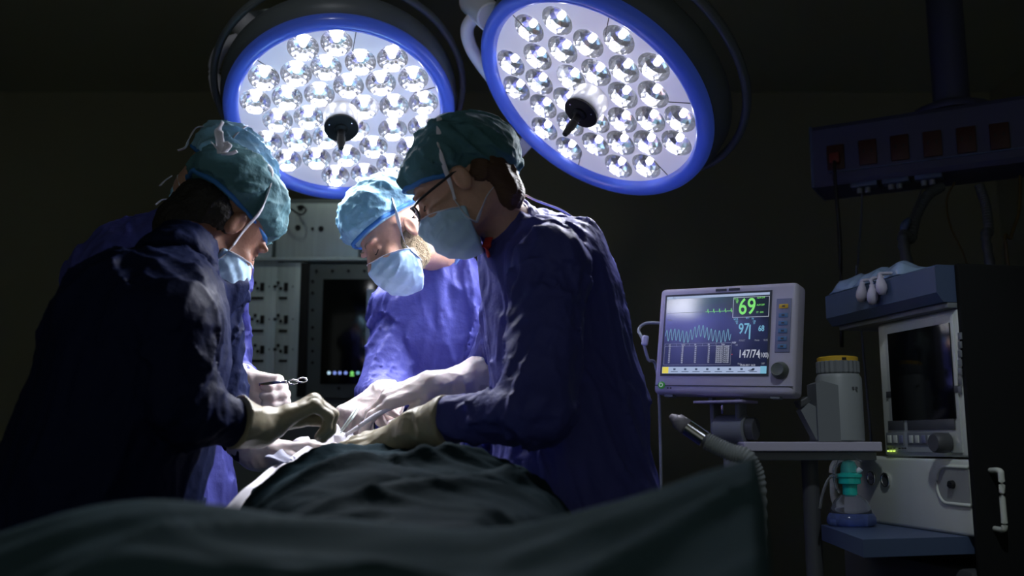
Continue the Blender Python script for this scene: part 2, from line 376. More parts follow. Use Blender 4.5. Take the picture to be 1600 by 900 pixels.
def facet_reflector(bm, R, depth):       # a recessed bowl of flat facets
    prof = []
    for k in range(6):
        t = k / 5; prof.append((R * math.cos(t * math.pi / 2) if k < 5 else 0.008, -depth * math.sin(t * math.pi / 2)))
    rings = []
    for k, (r, z) in enumerate(prof):
        n = 16; rings.append([bm.verts.new((r * math.cos(2 * math.pi * (i + 0.5 * (k % 2)) / n), r * math.sin(2 * math.pi * (i + 0.5 * (k % 2)) / n), z)) for i in range(n)])
    for k in range(5):
        A, B = rings[k], rings[k + 1]; n = 16
        for i in range(n):
            j = (i + 1) % n
            if k % 2 == 0: bm.faces.new((A[i], A[j], B[i])); bm.faces.new((A[j], B[j], B[i]))
            else: bm.faces.new((A[i], B[j], B[i])); bm.faces.new((A[i], A[j], B[j]))
    bm.faces.new(rings[-1][::-1])
def surgical_lamp(label, loc, R, pix, br, seam0):
    n = (SITE - loc).normalized(); x, y, z = plane_basis(n)
    e = bpy.data.objects.new('surgical_lamp', None); COL.objects.link(e); frame(e, x, y, z, loc)
    tag(e, label, 'surgical lamp', 'twin surgical lamps over the table')
    k = R / 0.35
    bm = bmesh.new()   # blue rounded rim
    prof = []
    for i in range(17):
        a = 2 * math.pi * i / 16; prof.append(((0.327 + 0.023 * math.cos(a)) * k, (0.0 + 0.026 * math.sin(a)) * k))
    lathe(bm, prof, 96); fin('rim', bm, M['lampblue'], e, smooth=True)
    bm = bmesh.new()   # shallow housing dome with a raised outer ring
    lathe(bm, [(0.335 * k, -0.015), (0.352 * k, -0.03), (0.362 * k, -0.055), (0.362 * k, -0.085), (0.345 * k, -0.105), (0.25 * k, -0.13), (0.10 * k, -0.145), (0, -0.148)], 96)
    fin('housing', bm, M['lampback'], e, smooth=True)
    bm = bmesh.new(); lathe(bm, [((.385 + .011 * math.cos(a)) * k, -.125 * k + .016 * math.sin(a)) for a in [2 * math.pi * i / 12 for i in range(13)]], 96); fin('yoke_ring', bm, M['lampback'], e, smooth=True)
    pts = bulb_points(pix, loc, x, y, z)
    for a in range(len(pts)):          # keep bowls inside the plate
        r = math.hypot(*pts[a]); lim = 0.302 * k - br
        if r > lim: pts[a] = (pts[a][0] * lim / r, pts[a][1] * lim / r)
    for it in range(60):               # relax overlaps
        for a in range(len(pts)):
            for b in range(a):
                dx = pts[a][0] - pts[b][0]; dy = pts[a][1] - pts[b][1]; d = math.hypot(dx, dy) + 1e-6; mn = 2 * br + 0.0015
                if d < mn:
                    s = (mn - d) / 2 / d; pts[a] = (pts[a][0] + dx * s, pts[a][1] + dy * s); pts[b] = (pts[b][0] - dx * s, pts[b][1] - dy * s)
            r = math.hypot(*pts[a]); lim = 0.302 * k - br
            if r > lim: pts[a] = (pts[a][0] * lim / r, pts[a][1] * lim / r)
    bm = bmesh.new(); edges = []
    def loop(cx, cy, r, n):
        vs = [bm.verts.new((cx + r * math.cos(2 * math.pi * i / n), cy + r * math.sin(2 * math.pi * i / n), 0)) for i in range(n)]
        for i in range(n): edges.append(bm.edges.new((vs[i], vs[(i + 1) % n])))
    loop(0, 0, 0.306 * k, 96)
    for p in pts: loop(p[0], p[1], br * 0.985, 28)
    bmesh.ops.triangle_fill(bm, use_beauty=True, edges=edges)
    fin('face_plate', bm, M['lampface'], e)
    # dark seams between the six face segments
    for q in range(6):
        bm = bmesh.new(); a = seam0 + q * math.pi / 3; c, s = math.cos(a), math.sin(a)
        r0, r1 = 0.235 * k, 0.303 * k
        bx(bm, ((r0 + r1) / 2 * c, (r0 + r1) / 2 * s, 0.0008), (r1 - r0, 0.0022, 0.0012), Matrix.Rotation(a, 3, 'Z'))
        fin('segment_seam', bm, M['black'], e)
    bm = bmesh.new(); facet_reflector(bm, br, br * 0.8); rm = bpy.data.meshes.new('reflector'); bm.to_mesh(rm); bm.free(); rm.materials.append(M['reflector'])
    bm = bmesh.new(); lathe(bm, [(0, 0.004), (0.005, 0.003), (0.0088, -0.002), (0.0088, -0.014), (0, -0.014)], 12); lm = bpy.data.meshes.new('led'); bm.to_mesh(lm); bm.free(); lm.materials.append(M['led'])
    bm = bmesh.new(); prof = [(br * 0.985 * math.cos(t * math.pi / 10), br * 0.30 * math.sin(t * math.pi / 10)) for t in range(5)] + [(0, br * 0.30)]
    lathe(bm, prof, 24); cm = bpy.data.meshes.new('lens'); bm.to_mesh(cm); bm.free(); cm.materials.append(M['lens'])
    for v in cm.polygons: v.use_smooth = True
    for i, p in enumerate(pts):
        r = link('reflector', rm, None, e); r.location = (p[0], p[1], -0.0005); r.rotation_euler = (0, 0, i * 0.37)
        l = link('led', lm, None, r); l.location = (0, 0, -br * 0.8 + 0.022)
        c = link('lens', cm, None, r)
    bm = bmesh.new(); lathe(bm, [(0.0, 0.0), (0.046, 0.0), (0.049, 0.004), (0.049, 0.055), (0.045, 0.060)], 40); fin('handle_collar', bm, M['silver'], e, autos=40)
    bm = bmesh.new(); lathe(bm, [(0.045, 0.058), (0.048, 0.060), (0.048, 0.066), (0.045, 0.068), (0, 0.068)], 40); hd = fin('handle_disc', bm, M['grip'], e, autos=40)
    bm = bmesh.new()
    for q in range(3):
        a = q * 2 * math.pi / 3 + 0.5; lathe(bm, [(0, 0.0695), (0.002, 0.069), (0.002, 0.068)], 10, Matrix.Translation((0.036 * math.cos(a), 0.036 * math.sin(a), 0)))
    fin('screw', bm, M['chrome'], hd)
    bm = bmesh.new(); lathe(bm, [(0.020, 0.067), (0.019, 0.073), (0.0105, 0.078), (0.0095, 0.10), (0.0115, 0.103), (0.0115, 0.125), (0.009, 0.140), (0.007, 0.150), (0, 0.151)], 14)
    fin('handle_grip', bm, M['grip'], e, autos=30)
    return e, x, y, z
M['silver'] = mat('satin_silver', (.72, .72, .74), .35, metal=.5)
def lens_mat():
    m = bpy.data.materials.new('clear_lens'); m.use_nodes = True; nt = m.node_tree; nt.nodes.clear()
    o = nt.nodes.new('ShaderNodeOutputMaterial'); t = nt.nodes.new('ShaderNodeBsdfTransparent'); g = nt.nodes.new('ShaderNodeBsdfGlossy'); mx = nt.nodes.new('ShaderNodeMixShader'); f = nt.nodes.new('ShaderNodeFresnel')
    g.inputs['Roughness'].default_value = 0.05; f.inputs['IOR'].default_value = 1.4
    nt.links.new(f.outputs[0], mx.inputs[0]); nt.links.new(t.outputs[0], mx.inputs[1]); nt.links.new(g.outputs[0], mx.inputs[2]); nt.links.new(mx.outputs[0], o.inputs[0]); return m
M['lens'] = lens_mat()
la, x1, y1, z1 = surgical_lamp('round blue-rimmed surgical lamp, the left of the two, behind the bent heads', LAMP1, 0.324, L1, 0.0432, 0.25)
lb, x2, y2, z2 = surgical_lamp('tilted blue-rimmed surgical lamp, the right of the two, above the standing woman', LAMP2, 0.343, L2, 0.0442, 0.45)
def cylbm(bm, a, b, r, seg=32, r2=None):
    a, b = Vector(a), Vector(b); d = b - a; q = d.to_track_quat('Z', 'Y').to_matrix().to_4x4(); L = d.length; e = min(0.004, L * .1, r * .3)
    r2 = r if r2 is None else r2
    lathe(bm, [(0, 0), (r - e, 0), (r, e), (r2, L - e), (r2 - e, L), (0, L)], seg, Matrix.Translation(a) @ q)
def cyl(name, a, b, r, m, parent=None, seg=32, r2=None):
    bm = bmesh.new(); cylbm(bm, a, b, r, seg, r2); return fin(name, bm, m, parent, autos=40)
def wchild(o):     # child given in world coordinates
    p = o.parent
    bpy.context.view_layer.update(); o.matrix_parent_inverse = p.matrix_world.inverted(); return o
# yokes: swivel knuckle, curved tube to the rim, spring arm up to the ceiling
def yoke(e, ka, kb, tp, up):
    wchild(cyl('swivel_knuckle', ka, kb, 0.040, M['lamparm'], e)); wchild(cyl('knuckle_cap', Vector(ka) - (Vector(kb) - Vector(ka)).normalized() * 0.004, ka, 0.037, M['greyd'], e))
    wchild(tubeo('yoke_tube', tp, 0.019, M['lamparm'], e, n=24, seg=16))
    wchild(tubeo('suspension_arm', up, 0.035, M['lampback'], e, n=10, seg=16))
    c = Vector(up[-1]); wchild(cyl('ceiling_mount', (c.x, c.y, RZ - 0.10), (c.x, c.y, RZ - 0.001), 0.14, M['lampback'], e))
yoke(la, at(380, 38, 2.76), at(408, 64, 2.60), [at(383, 58, 2.70), at(350, 72, 2.72), at(335, 105, 2.80), at(342, 150, 2.78), at(358, 175, 2.74)],
     [at(380, 38, 2.78), at(430, 30, 3.05), at(520, 25, 3.2), at(525, -40, 3.22), Vector((at(525, -40, 3.22).x, 3.22, RZ))])
yoke(lb, at(738, 2, 2.56), at(768, 28, 2.42), [at(742, 24, 2.50), at(730, 45, 2.52), at(735, 72, 2.55), at(752, 100, 2.58), at(775, 130, 2.58)],
     [at(738, 2, 2.58), at(800, -40, 2.8), at(830, -60, 2.85), Vector((at(830, -60, 2.85).x, 2.85, RZ))])
def lamp_pt(px, py, loc, n, off):
    d = at(px, py, 1.0) - CAM; q = loc + n * off; t = (q - CAM).dot(n) / d.dot(n); return CAM + d * t
bk = [lamp_pt(px, py, LAMP2, n2, -.03) for px, py in ((826, 206), (838, 222), (812, 250), (798, 234))]
bm = bmesh.new(); prism(bm, bk, -n2 * .045); wchild(fin('yoke_bracket', bm, M['lamparm'], lb, bev=.004))
bk0 = (bk[2] + bk[3]) / 2 - n2 * .022; wchild(tubeo('yoke_strut', [bk0, bk0 - n2 * .05 + (LAMP2 - bk0) * .10, bk0 - n2 * .13 + (LAMP2 - bk0) * .28], .014, M['lampback'], lb, n=14, seg=12))

# ================================================================ steel wall cabinet with a built-in screen
CY = 3.7
def cpt(px, py): p = at(px, py, CY); return p.x, p.z
x0, zt = cpt(300, 308); x1c, _ = cpt(700, 308)
cab = thing('equipment_cabinet', 'stainless steel equipment cabinet with punched panels behind the surgeons', 'cabinet', ((x0 + x1c) / 2, CY, 0))
cab_o = Vector(cab.location)
def cb(name, px0, py0, px1, py1, proud, depth, m, bev=0.002, parent=None, dy=0.0):
    a = cpt(px0, py0); b = cpt(px1, py1)
    return box(name, ((a[0] + b[0]) / 2 - cab_o.x, dy + depth / 2 - proud, (a[1] + b[1]) / 2), (abs(b[0] - a[0]), depth, abs(a[1] - b[1])), m, parent or cab, bev=bev)
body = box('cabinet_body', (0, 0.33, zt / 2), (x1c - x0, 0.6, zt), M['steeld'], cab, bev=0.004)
cb('punched_panel', 372, 408, 425, 640, 0.0, 0.03, M['steel'])
cb('dark_gap', 424, 400, 434, 650, -0.005, 0.03, M['blackm'])
pn = cb('punched_panel', 434, 410, 472, 640, 0.0, 0.03, M['steel'])
cb('rail', 300, 403, 610, 408, 0.014, 0.04, M['steel'])
cb('top_panel', 434, 318, 560, 402, 0.004, 0.03, M['steel'])
cb('top_panel', 300, 318, 425, 402, 0.004, 0.03, M['steel'])
cb('recess_edge', 472, 412, 478, 620, 0.02, 0.04, M['blackm'])
fr = cb('screen_surround', 478, 414, 640, 622, 0.006, 0.03, M['steeld'])
cb('lower_rail', 372, 632, 660, 642, 0.016, 0.04, M['steeld'])
scr = cb('built_in_screen', 506, 437, 600, 600, 0.012, 0.03, M['glassb'], 0.001)
bm = bmesh.new()
def dot(px, py, r, dy=-0.004, b=None, nm='panel_hole'):
    a = cpt(px, py); own = b is None; b = b or bmesh.new(); lathe(b, [(0, 0.0015), (r, 0.0015), (r, 0)], 14, Matrix.Translation((a[0] - cab_o.x, dy, a[1])) @ Matrix.Rotation(math.pi / 2, 4, 'X'))
    if own: fin(nm, b, M['blackm'], cab)
def rect(px0, py0, px1, py1, dy=-0.003, b=None, nm='panel_slot'):
    a = cpt(px0, py0); c = cpt(px1, py1); own = b is None; b = b or bmesh.new(); bx(b, ((a[0] + c[0]) / 2 - cab_o.x, dy, (a[1] + c[1]) / 2), (abs(a[0] - c[0]), 0.002, abs(a[1] - c[1])))
    if own: fin(nm, b, M['blackm'], cab)
for off in (-37, 0):
    for yy in (442, 493, 540):
        for (dx, dy_) in ((0, 0), (-5, 6), (4, 9)): dot(435 + off + dx + (1 if off else 0), yy + dy_, 0.0065)
        rect(444 + off, yy, 450 + off, yy + 13); rect(430 + off if off else 436, yy + 22, 449 + off, yy + 26)
        dot(458 + off, yy + 6, 0.003)
for yy in (358, 485, 512, 530, 549, 567, 458, 440): dot(489, yy, 0.006, -0.008)
for (a, b_) in ((466, 356), (502, 358), (540, 361), (470, 325)): dot(a, b_, 0.011, -0.006)
for xx in (495, 520, 545, 570): dot(xx, 424, 0.006, -0.008)
dot(530, 607, 0.006, -0.008)
for i, (xx, mm) in enumerate(((515, 'g_icon'), (524, 'g_iconb'), (532, 'g_iconb'), (541, 'g_iconb'), (551, 'g_green'), (560, 'g_cyan'), (569, 'g_icon'), (577, 'g_icon'))):
    bm = bmesh.new(); dot(xx, 583, 0.0065, -0.0125, bm)
    if i in (4, 6): rect(xx - 3, 586, xx + 3, 588, -0.0135, bm)
    fin('taskbar_icon', bm, M[mm], scr)
# S-shaped hook on the top panel, and a pale panel edge by the screen
hk = tubeo('wall_hook', [at(450, 332, 3.66), at(455, 327, 3.64), at(463, 332, 3.64), at(472, 335, 3.64), at(478, 328, 3.65), at(472, 322, 3.66), at(465, 323, 3.68)], 0.004, M['black'], n=30, seg=8)
hk.parent = cab; wchild(hk); hk.name = 'hook'
cb('pale_side_strip', 576, 455, 586, 600, 0.05, 0.03, mat('pale_enamel', (0.55, 0.68, 0.85), 0.5), 0.003)
# ================================================================ people
def unit(v): return Vector(v).normalized()
def head_frame(fwd, up):
    f = unit(fwd); u = Vector(up); u = (u - f * u.dot(f)).normalized(); l = u.cross(f); return np.array([f, l, u], dtype=np.float32)   # rows
def head_sdf(P, o, R, fine, ear=True):
    q = (P - A3(o)) @ R.T
    ay = q.copy(); ay[:, 1] = np.abs(q[:, 1])
    d = d_prim(q, el((-.012, 0, .02), (.098, .077, .092)))
    d = smin(d, d_prim(q, el((.028, 0, -.052), (.060, .055, .066))), .03)
    d = smin(d, d_prim(q, el((-.03, 0, -.045), (.055, .058, .05))), .03)
    d = smin(d, d_prim(ay, el((.012, .043, -.085), (.035, .014, .022))), .03)
    d = smin(d, d_prim(q, el((.066, 0, -.108), (.018, .022, .016))), .02)
    d = smin(d, d_prim(ay, el((.080, .028, .010), (.014, .026, .008))), .012)
    d = smin(d, d_prim(ay, el((.066, .036, -.040), (.022, .022, .016))), .02)
    d = smax(d, -d_prim(ay, el((.096, .031, -.012), (.014, .019, .012))), .01)
    d = smin(d, d_prim(ay, el((.074, .031, -.013), (.0135, .0145, .0125))), .004)
    d = smin(d, d_prim(q, rc((.086, 0, -.002), (.112, 0, -.044), .0075, .0115)), .010)
    d = smin(d, d_prim(ay, el((.100, .012, -.048), (.010, .008, .008))), .006)
    d = smin(d, d_prim(q, el((.088, 0, -.072), (.012, .024, .006))), .006)
    d = smin(d, d_prim(q, el((.086, 0, -.082), (.011, .020, .006))), .006)
    if ear:
        e = d_prim(ay, el((-.012, .080, -.020), (.018, .008, .029)))
        e = smax(e, -d_prim(ay, el((-.006, .090, -.016), (.010, .007, .020))), .005)
        d = smin(d, e, .006)
    if fine:
        d = d - 0.0006 * (vnoise(q * 160) - .5)
        d = d + 0.0010 * np.exp(-((q[:, 2] + .0165 + 0.35 * (ay[:, 1] - .031) ** 2 * 30) / .0022) ** 2) * (q[:, 0] > .07) * (np.abs(ay[:, 1] - .031) < .014)   # lid crease
    return d
def w2(o, R, p): return Vector(np.array(o) + np.array(p) @ R)
def cap_sdf(P, o, R, fine, g, puff):
    q = (P - A3(o)) @ R.T
    d = d_prim(q, el(g['c'], g['r']))
    for e in g.get('add', []): d = smin(d, d_prim(q, e), .035)
    if fine: 
        d = d - puff * 1.5 * ridges(q, 16, 5.0 + g.get('seed', 0), A3((0.5, 0.1, 0.85))) - puff * .7 * ridges(q, 36, 2.0, A3((0.7, 0.1, 0.7)))
    pl = (q @ A3(g['n'])) - g['d']           # keep pl > 0
    # pull in towards the band
    d = d + 0.013 * np.exp(-np.clip(pl, 0, 1) / .016)
    return smax(d, -pl, .003)
def ring_on(fn, c, u, v, rmax=.2, n=56, a0=0, a1=2 * math.pi, off=0.001):
    ang = np.linspace(a0, a1, n, endpoint=(abs(a1 - a0 - 2 * math.pi) > 1e-6)); dirs = np.outer(np.cos(ang), u) + np.outer(np.sin(ang), v)
    lo = np.zeros(n); hi = np.full(n, rmax)
    for _ in range(22):
        m = (lo + hi) / 2; d = fn((np.array(c) + dirs * m[:, None]).astype(np.float32)); lo = np.where(d < 0, m, lo); hi = np.where(d < 0, hi, m)
    return [Vector(p) for p in (np.array(c) + dirs * (lo + off)[:, None])]
def hand(wr, dirx, dors, side, curls=(.35, .5, .3), thumb=(.9, .3), fan=.0, sc=1.0, tz=.35, curl_f=None, inf=0.0):
    """prims of a hand in world space. side=+1: thumb on cross(dorsal, dir) side."""
    x = unit(dirx); z = Vector(dors); z = (z - x * z.dot(x)).normalized(); y = z.cross(x) * side; wr = Vector(wr)
    def W(p): return wr + (x * p[0] + y * p[1] + z * p[2]) * sc
    pr = [rc(W((-.01, 0, 0)), W((.03, 0, 0)), .027 * sc + inf, .030 * sc + inf, z, 1.5)]
    ys = (.030, .011, -.009, -.027); fl = ((.043, .026, .021), (.047, .030, .022), (.043, .028, .021), (.034, .021, .018)); kx = (.090, .093, .088, .080)
    for i in range(4):
        k = Vector((kx[i], ys[i], .002 - .004 * abs(i - 1.2))); pr.append(rc(W((.012, ys[i] * .6, -.002)), W(k), (.0155 if i < 3 else .015) * sc + inf, (.0118 if i < 3 else .0105) * sc + inf))
        c = (curl_f[i] if curl_f else curls); a = 0; f = fan * (1.2 - i) * .5; p = k.copy(); r = .0098 if i < 3 else .0085
        for s in range(3):
            a += c[s]; q = p + Vector((math.cos(a) * math.cos(f), math.cos(a) * math.sin(f), -math.sin(a))) * fl[i][s]
            pr.append(rc(W(p), W(q), (r - .0005 * s) * sc + inf, (r - .0008 - .0006 * s) * sc + inf)); p = q
    t0 = Vector((.016, .022, -.008)); sp, cl = thumb
    d1 = Vector((math.cos(sp), math.sin(sp), -tz)).normalized(); t1 = t0 + d1 * .042
    d2 = Vector((math.cos(sp - cl), math.sin(sp - cl), -tz - cl * .4)).normalized(); t2 = t1 + d2 * .032
    d3 = Vector((math.cos(sp - 2 * cl), math.sin(sp - 2 * cl), -tz - cl * .8)).normalized(); t3 = t2 + d3 * .024
    pr += [rc(W(t0), W(t1), .0165 * sc + inf, .0125 * sc + inf), rc(W(t1), W(t2), .0118 * sc + inf, .0105 * sc + inf), rc(W(t2), W(t3), .0105 * sc + inf, .0085 * sc + inf)]
    return pr
def ribbon(name, pts, m, parent, wd=0.006, n=30):
    return wchild(tubeo(name, pts, wd, m, parent, n=n, seg=8, flat=0.28))

def person(label, base, J, head, hands, gown_m='gown', cap_m='cap', cap_g=None, puff=.0045, bust=None, hv=.0042, skin='skin', hair=None, beard=False, collar_m='collar', ties=None, mask_dirt=0, foldamp=.010, seed=0.0, glove_cols=('glove', 'glove'), cuff=(.07, .07), waist=None, eyes=True, torso_s=1.35, yaw_side=None):
    e = thing('person', label, 'person', (base[0], base[1], 0), 0)
    ho = Vector(head['o']); R = head_frame(head['fwd'], head['up']); hf = Vector(R[0]); hu = Vector(R[2])
    neck = Vector(J['neck']); chest = Vector(J['chest']); pel = Vector(J['pel']); fac = unit(J['face'])
    feet = [Vector((base[0], base[1], 0)) + s * unit((-fac.y, fac.x, 0)) * .12 for s in (1, -1)]
    # ---- continuous body
    sk = [rc(chest, pel, .120, .125, fac, 1.3), rc(neck, chest, .06, .11, fac, 1.2)]
    nb = w2(ho, R, (-.035, 0, -.06)); sk.append(rc(neck, nb, .052, .050))
    gl = []
    for s in 'lr':
        sh, elb, wr = (Vector(J[k + s]) for k in ('sh', 'el', 'wr'))
        sk += [rc(chest.lerp(neck, .5), sh, .055, .052), rc(sh, elb, .046, .038), rc(elb, wr, .036, .024)]
    hp = [hand(inf=-.002, **h) for h in hands]
    for i, f in enumerate(feet):
        hip = pel + (f - Vector((base[0], base[1], 0))) * .7; kn = hip.lerp(f, .5) + Vector((0, 0, .02)) + fac * .02; an = f + Vector((0, 0, .09))
        sk += [rc(hip, kn, .082, .055), rc(kn, an, .052, .036), rc(an - Vector((0, 0, .045)), f + fac * .15 + Vector((0, 0, .04)), .036, .030)]
    fl = [p for h in hp for p in h]
    def fbody(P, fine):
        d = union(P, sk, .03)
        d = smin(d, head_sdf(P, ho, R, fine), .02)
        return smin(d, union(P, fl, .006), .008)
    lo, hi = prim_bounds(sk + fl, .03); hi[2] = max(hi[2], ho.z + .16); lo[:2] = np.minimum(lo[:2], np.array(ho[:2]) - .15); hi[:2] = np.maximum(hi[:2], np.array(ho[:2]) + .15)
    sobj('body', fbody, lo, hi, hv, M[skin], e, margin=.012)
    # ---- gown
    up_ = unit(neck - pel)
    low = Vector((base[0], base[1], .38)).lerp(Vector((pel.x, pel.y, .38)), .3)
    b = bust or (.150, .165)
    # standing collar is a part of its own; the gown ends below it
    gt = [rc(chest, pel, b[0], b[1], fac, torso_s), rc(neck - up_ * .045, chest, .085, b[0] * .95, fac, 1.2), rc(pel, low, b[1], .20, fac, 1.2)]
    if waist: gt += waist
    ga = []
    for s, cl_ in zip('lr', cuff):
        sh, elb, wr = (Vector(J[k + s]) for k in ('sh', 'el', 'wr'))
        wv = wr + unit(elb - wr) * cl_ * .62
        gt.append(rc(chest.lerp(neck, .45), sh, .085, .078)); ga.append((sh, elb, wv))
    arms = [p for (sh, elb, wv) in ga for p in (rc(sh, elb, .074, .064), rc(elb, wv, .058, .036))]
    dn = A3(up_)
    arm_dirs = [(A3(sh), A3(elb), A3(wv)) for sh, elb, wv in ga]
    def fgown(P, fine):
        dt = union(P, gt, .05); da = union(P, arms, .025)
        d = smin(dt, da, .02)
        if fine:
            f = np.abs(dt - d) < .004
            n_t = ridges(P, 8, 3.0 + seed, dn) + .5 * ridges(P, 19, 8.0 + seed, dn)
            n_a = ridges(P, 14, 1.0 + seed, A3((.4, .2, .9))) + .35 * ridges(P, 30, 4.0 + seed)
            d = d - foldamp * np.where(dt < da, n_t * 1.25, n_a)
        d = smax(d, .37 - P[:, 2], .01)
        return d
    lo, hi = prim_bounds(gt + arms, .03); lo[2] = .33
    sobj('gown', fgown, lo, hi, .0058, M[gown_m], e, margin=.03)
    # knit collar around the neck
    cdir = unit(nb - neck); c0 = neck + cdir * .0
    col = [rc(c0 - cdir * .03, c0 + cdir * .018, .083, .066)]
    def fcol(P, fine):
        d = union(P, col, .01); d = smax(d, (P - A3(c0 + cdir * .032)) @ A3(cdir), .004); d = smax(d, -((P - A3(c0 - cdir * .05)) @ A3(cdir)), .004)
        if fine: d = d - .003 * ridges(P, 22, 6.0)
        return d
    lo, hi = prim_bounds(col, .02); sobj('collar', fcol, lo, hi, .005, M[collar_m], e)
    # ---- gloves with gauntlet cuffs
    for i, (h, s) in enumerate(zip(hands, 'lr')):
        hh = hand(inf=.0012, **h); wr = Vector(J['wr' + s]); elb = Vector(J['el' + s]); hw = Vector(h['wr'])
        cu = [rc(hw, hw.lerp(wr, .999) if (hw - wr).length > .01 else wr, .031, .035), rc(wr, wr + unit(elb - wr) * cuff[i], .036, .036 + .25 * cuff[i])]
        ax = A3(unit(elb - wr))
        def fg(P, fine, hh=hh, cu=cu, ax=ax, wr=wr, sd=i, cl_=cuff[i]):
            d = union(P, hh, .007); dc = union(P, cu, .01)
            if fine:
                dc = dc - .0022 * ridges(P, 26, 3.0 + sd, ax * 0 + A3((.3, .9, .2))) ; d = d - .0007 * ridges(P, 45, 9.0)
            d = smin(d, dc, .012)
            return smax(d, (P - A3(wr)) @ ax - cl_ - .002, .003)
        lo, hi = prim_bounds(hh + cu, .012); sobj('glove', fg, lo, hi, .0026, M[glove_cols[i]], e, margin=.008)
    # ---- shoes
    sp = [rc(f + fac * .0 + Vector((0, 0, .045)), f + fac * .16 + Vector((0, 0, .04)), .048, .044) for f in feet]
    for f in feet:
        a = [rc(f - fac * .03 + Vector((0, 0, .045)), f + fac * .15 + Vector((0, 0, .042)), .046, .046, (0, 0, 1), 1.1)]
        def fs(P, fine, a=a): return smax(union(P, a, .01), .002 - P[:, 2], .004)
        lo, hi = prim_bounds(a, .02); sobj('shoe', fs, lo, hi, .008, M['shoe'], e)
    # ---- cap
    g = dict(c=(-.018, 0, .052), r=(.118, .096, .088), n=(-.20, 0, .98), d=.018); g.update(cap_g or {}); nn = np.array(g['n'], float); nn /= np.linalg.norm(nn); g['n'] = tuple(nn)
    pad = .2
    fc = lambda P, fine=True: cap_sdf(P, ho, R, fine, g, puff)
    cp = sobj('cap', fc, np.array(ho) - pad, np.array(ho) + pad, .0035, M[cap_m], e, margin=.02)
    cc = np.array(g['c']); cen = cc - nn * (cc @ nn - g['d'] - .006)
    uu = np.array([nn[2], 0, -nn[0]]); vv = np.array([0, 1., 0])
    pts = ring_on(lambda P: fc(P), np.array(ho) + cen @ R, uu @ R, vv @ R, off=.0)
    bm = bmesh.new(); tube(bm, pts, .0055, seg=8, closed=True, up=hu); bo = fin('cap_band', bm, M['band'], e, smooth=True); wchild(bo)
    # ---- mask: pleated shell over nose, mouth and chin
    def fm(P, fine=True, grow=0.0):
        q = (P - A3(ho)) @ R.T
        d = d_prim(q, el((.034, 0, -.078), (.082, .072, .076)))
        d = smin(d, d_prim(q, rc((.096, 0, -.030), (.108, 0, -.052), .010, .014)), .02)
        if fine: d = d - .0028 * np.abs(((q[:, 2] * 38 + q[:, 0] * 6) % 1.0) * 2 - 1) * (q[:, 0] > .03) - .0022 * ridges(q, 24, 2.0 + seed)
        top = q @ A3((-.42, 0, .907)) + .066      # plane from the nose bridge down to the cheek
        d = smax(d, top, .004)
        d = smax(d, .014 - q[:, 0] - .25 * (q[:, 2] + .07), .004)
        return d - grow
    mk = sobj('face_mask', fm, np.array(ho) - .19, np.array(ho) + .19, .003, M['mask'], e, margin=.012)
    # white binding along the top edge
    tn = np.array((-.42, 0, .907)); cen = np.array((.05, 0, -.065)); cen = cen - tn * (cen @ tn + .0668 + .002)
    bp = ring_on(lambda P: fm(P), np.array(ho) + cen @ R, np.array((.907, 0, .42)) @ R, np.array((0, 1., 0)) @ R, a0=-1.9, a1=1.9, n=36, off=.0005, rmax=.11)
    ribbon('mask_binding', bp, M['tie'], mk, .0040, 40)
    # side bindings and ties
    for s in (1, -1):
        Y = .066 * s
        def on(p):      # nearest outwards point on mask or head
            p = np.array(p, float); o_ = np.array((.0, 0, p[2] * .6)); dr = p - o_; L = np.linalg.norm(dr); dr /= L; t = .04
            for _ in range(40):
                wp = (np.array(ho) + (o_ + dr * t) @ R)[None].astype(np.float32)
                d = min(float(fm(wp)[0]), float(head_sdf(wp, ho, R, False)[0]), float(fc(wp)[0])); t -= max(min(d, .01), -.01) * .8 if abs(d) > .0003 else 0
            return Vector(np.array(ho) + (o_ + dr * (t + .0012)) @ R)
        ct = on((.026, Y, -.046)); cb_ = on((.018, Y, -.115))
        ribbon('mask_binding', [ct, on((.022, Y, -.085)), cb_], M['tie'], mk, .004, 14)
        ribbon('mask_tie', [ct, on((.014, Y * 1.2, -.01)), on((-.005, Y * 1.2, .04)), on((-.035, Y * .9, .10)), on((-.055, Y * .3, .135))], M['tie'], mk, .0056, 40)
        ribbon('mask_tie', [cb_, on((-.01, Y, -.095)), on((-.05, Y, -.075)), on((-.085, Y * .55, -.06)), on((-.10, 0, -.055))], M['tie'], mk, .0050, 30)
    # ---- brows, hair, beard
    for s in (1, -1):
        pts = [w2(ho, R, p) for p in ((.0905, .012 * s, .009), (.0925, .024 * s, .014), (.086, .038 * s, .013), (.076, .048 * s, .006))]
        wchild(tubeo('eyebrow', pts, .003, M['hairb' if not beard else 'beard'], e, n=16, seg=8, flat=.5))
        pts = [w2(ho, R, p) for p in ((.0840, .018 * s, -.017), (.0885, .026 * s, -.0205), (.0880, .034 * s, -.0205), (.0815, .044 * s, -.016))]
        wchild(tubeo('eyelashes', pts, .0012, M['hairb'], e, n=14, seg=6, flat=.6))
    if hair:
        hp_ = hair['prims']
        def fh(P, fine):
            q = (P - A3(ho)) @ R.T; d = union(q, hp_, .02)
            if fine: d = d - .003 * ridges(q, 40, 1.0, A3((0, 0, 1.)))
            return smax(d, -(head_sdf(P, ho, R, False, False) - .001), .002)
        sobj('hair', fh, np.array(ho) - .2, np.array(ho) + .2, .0036, M[hair['m']], e, margin=.012)
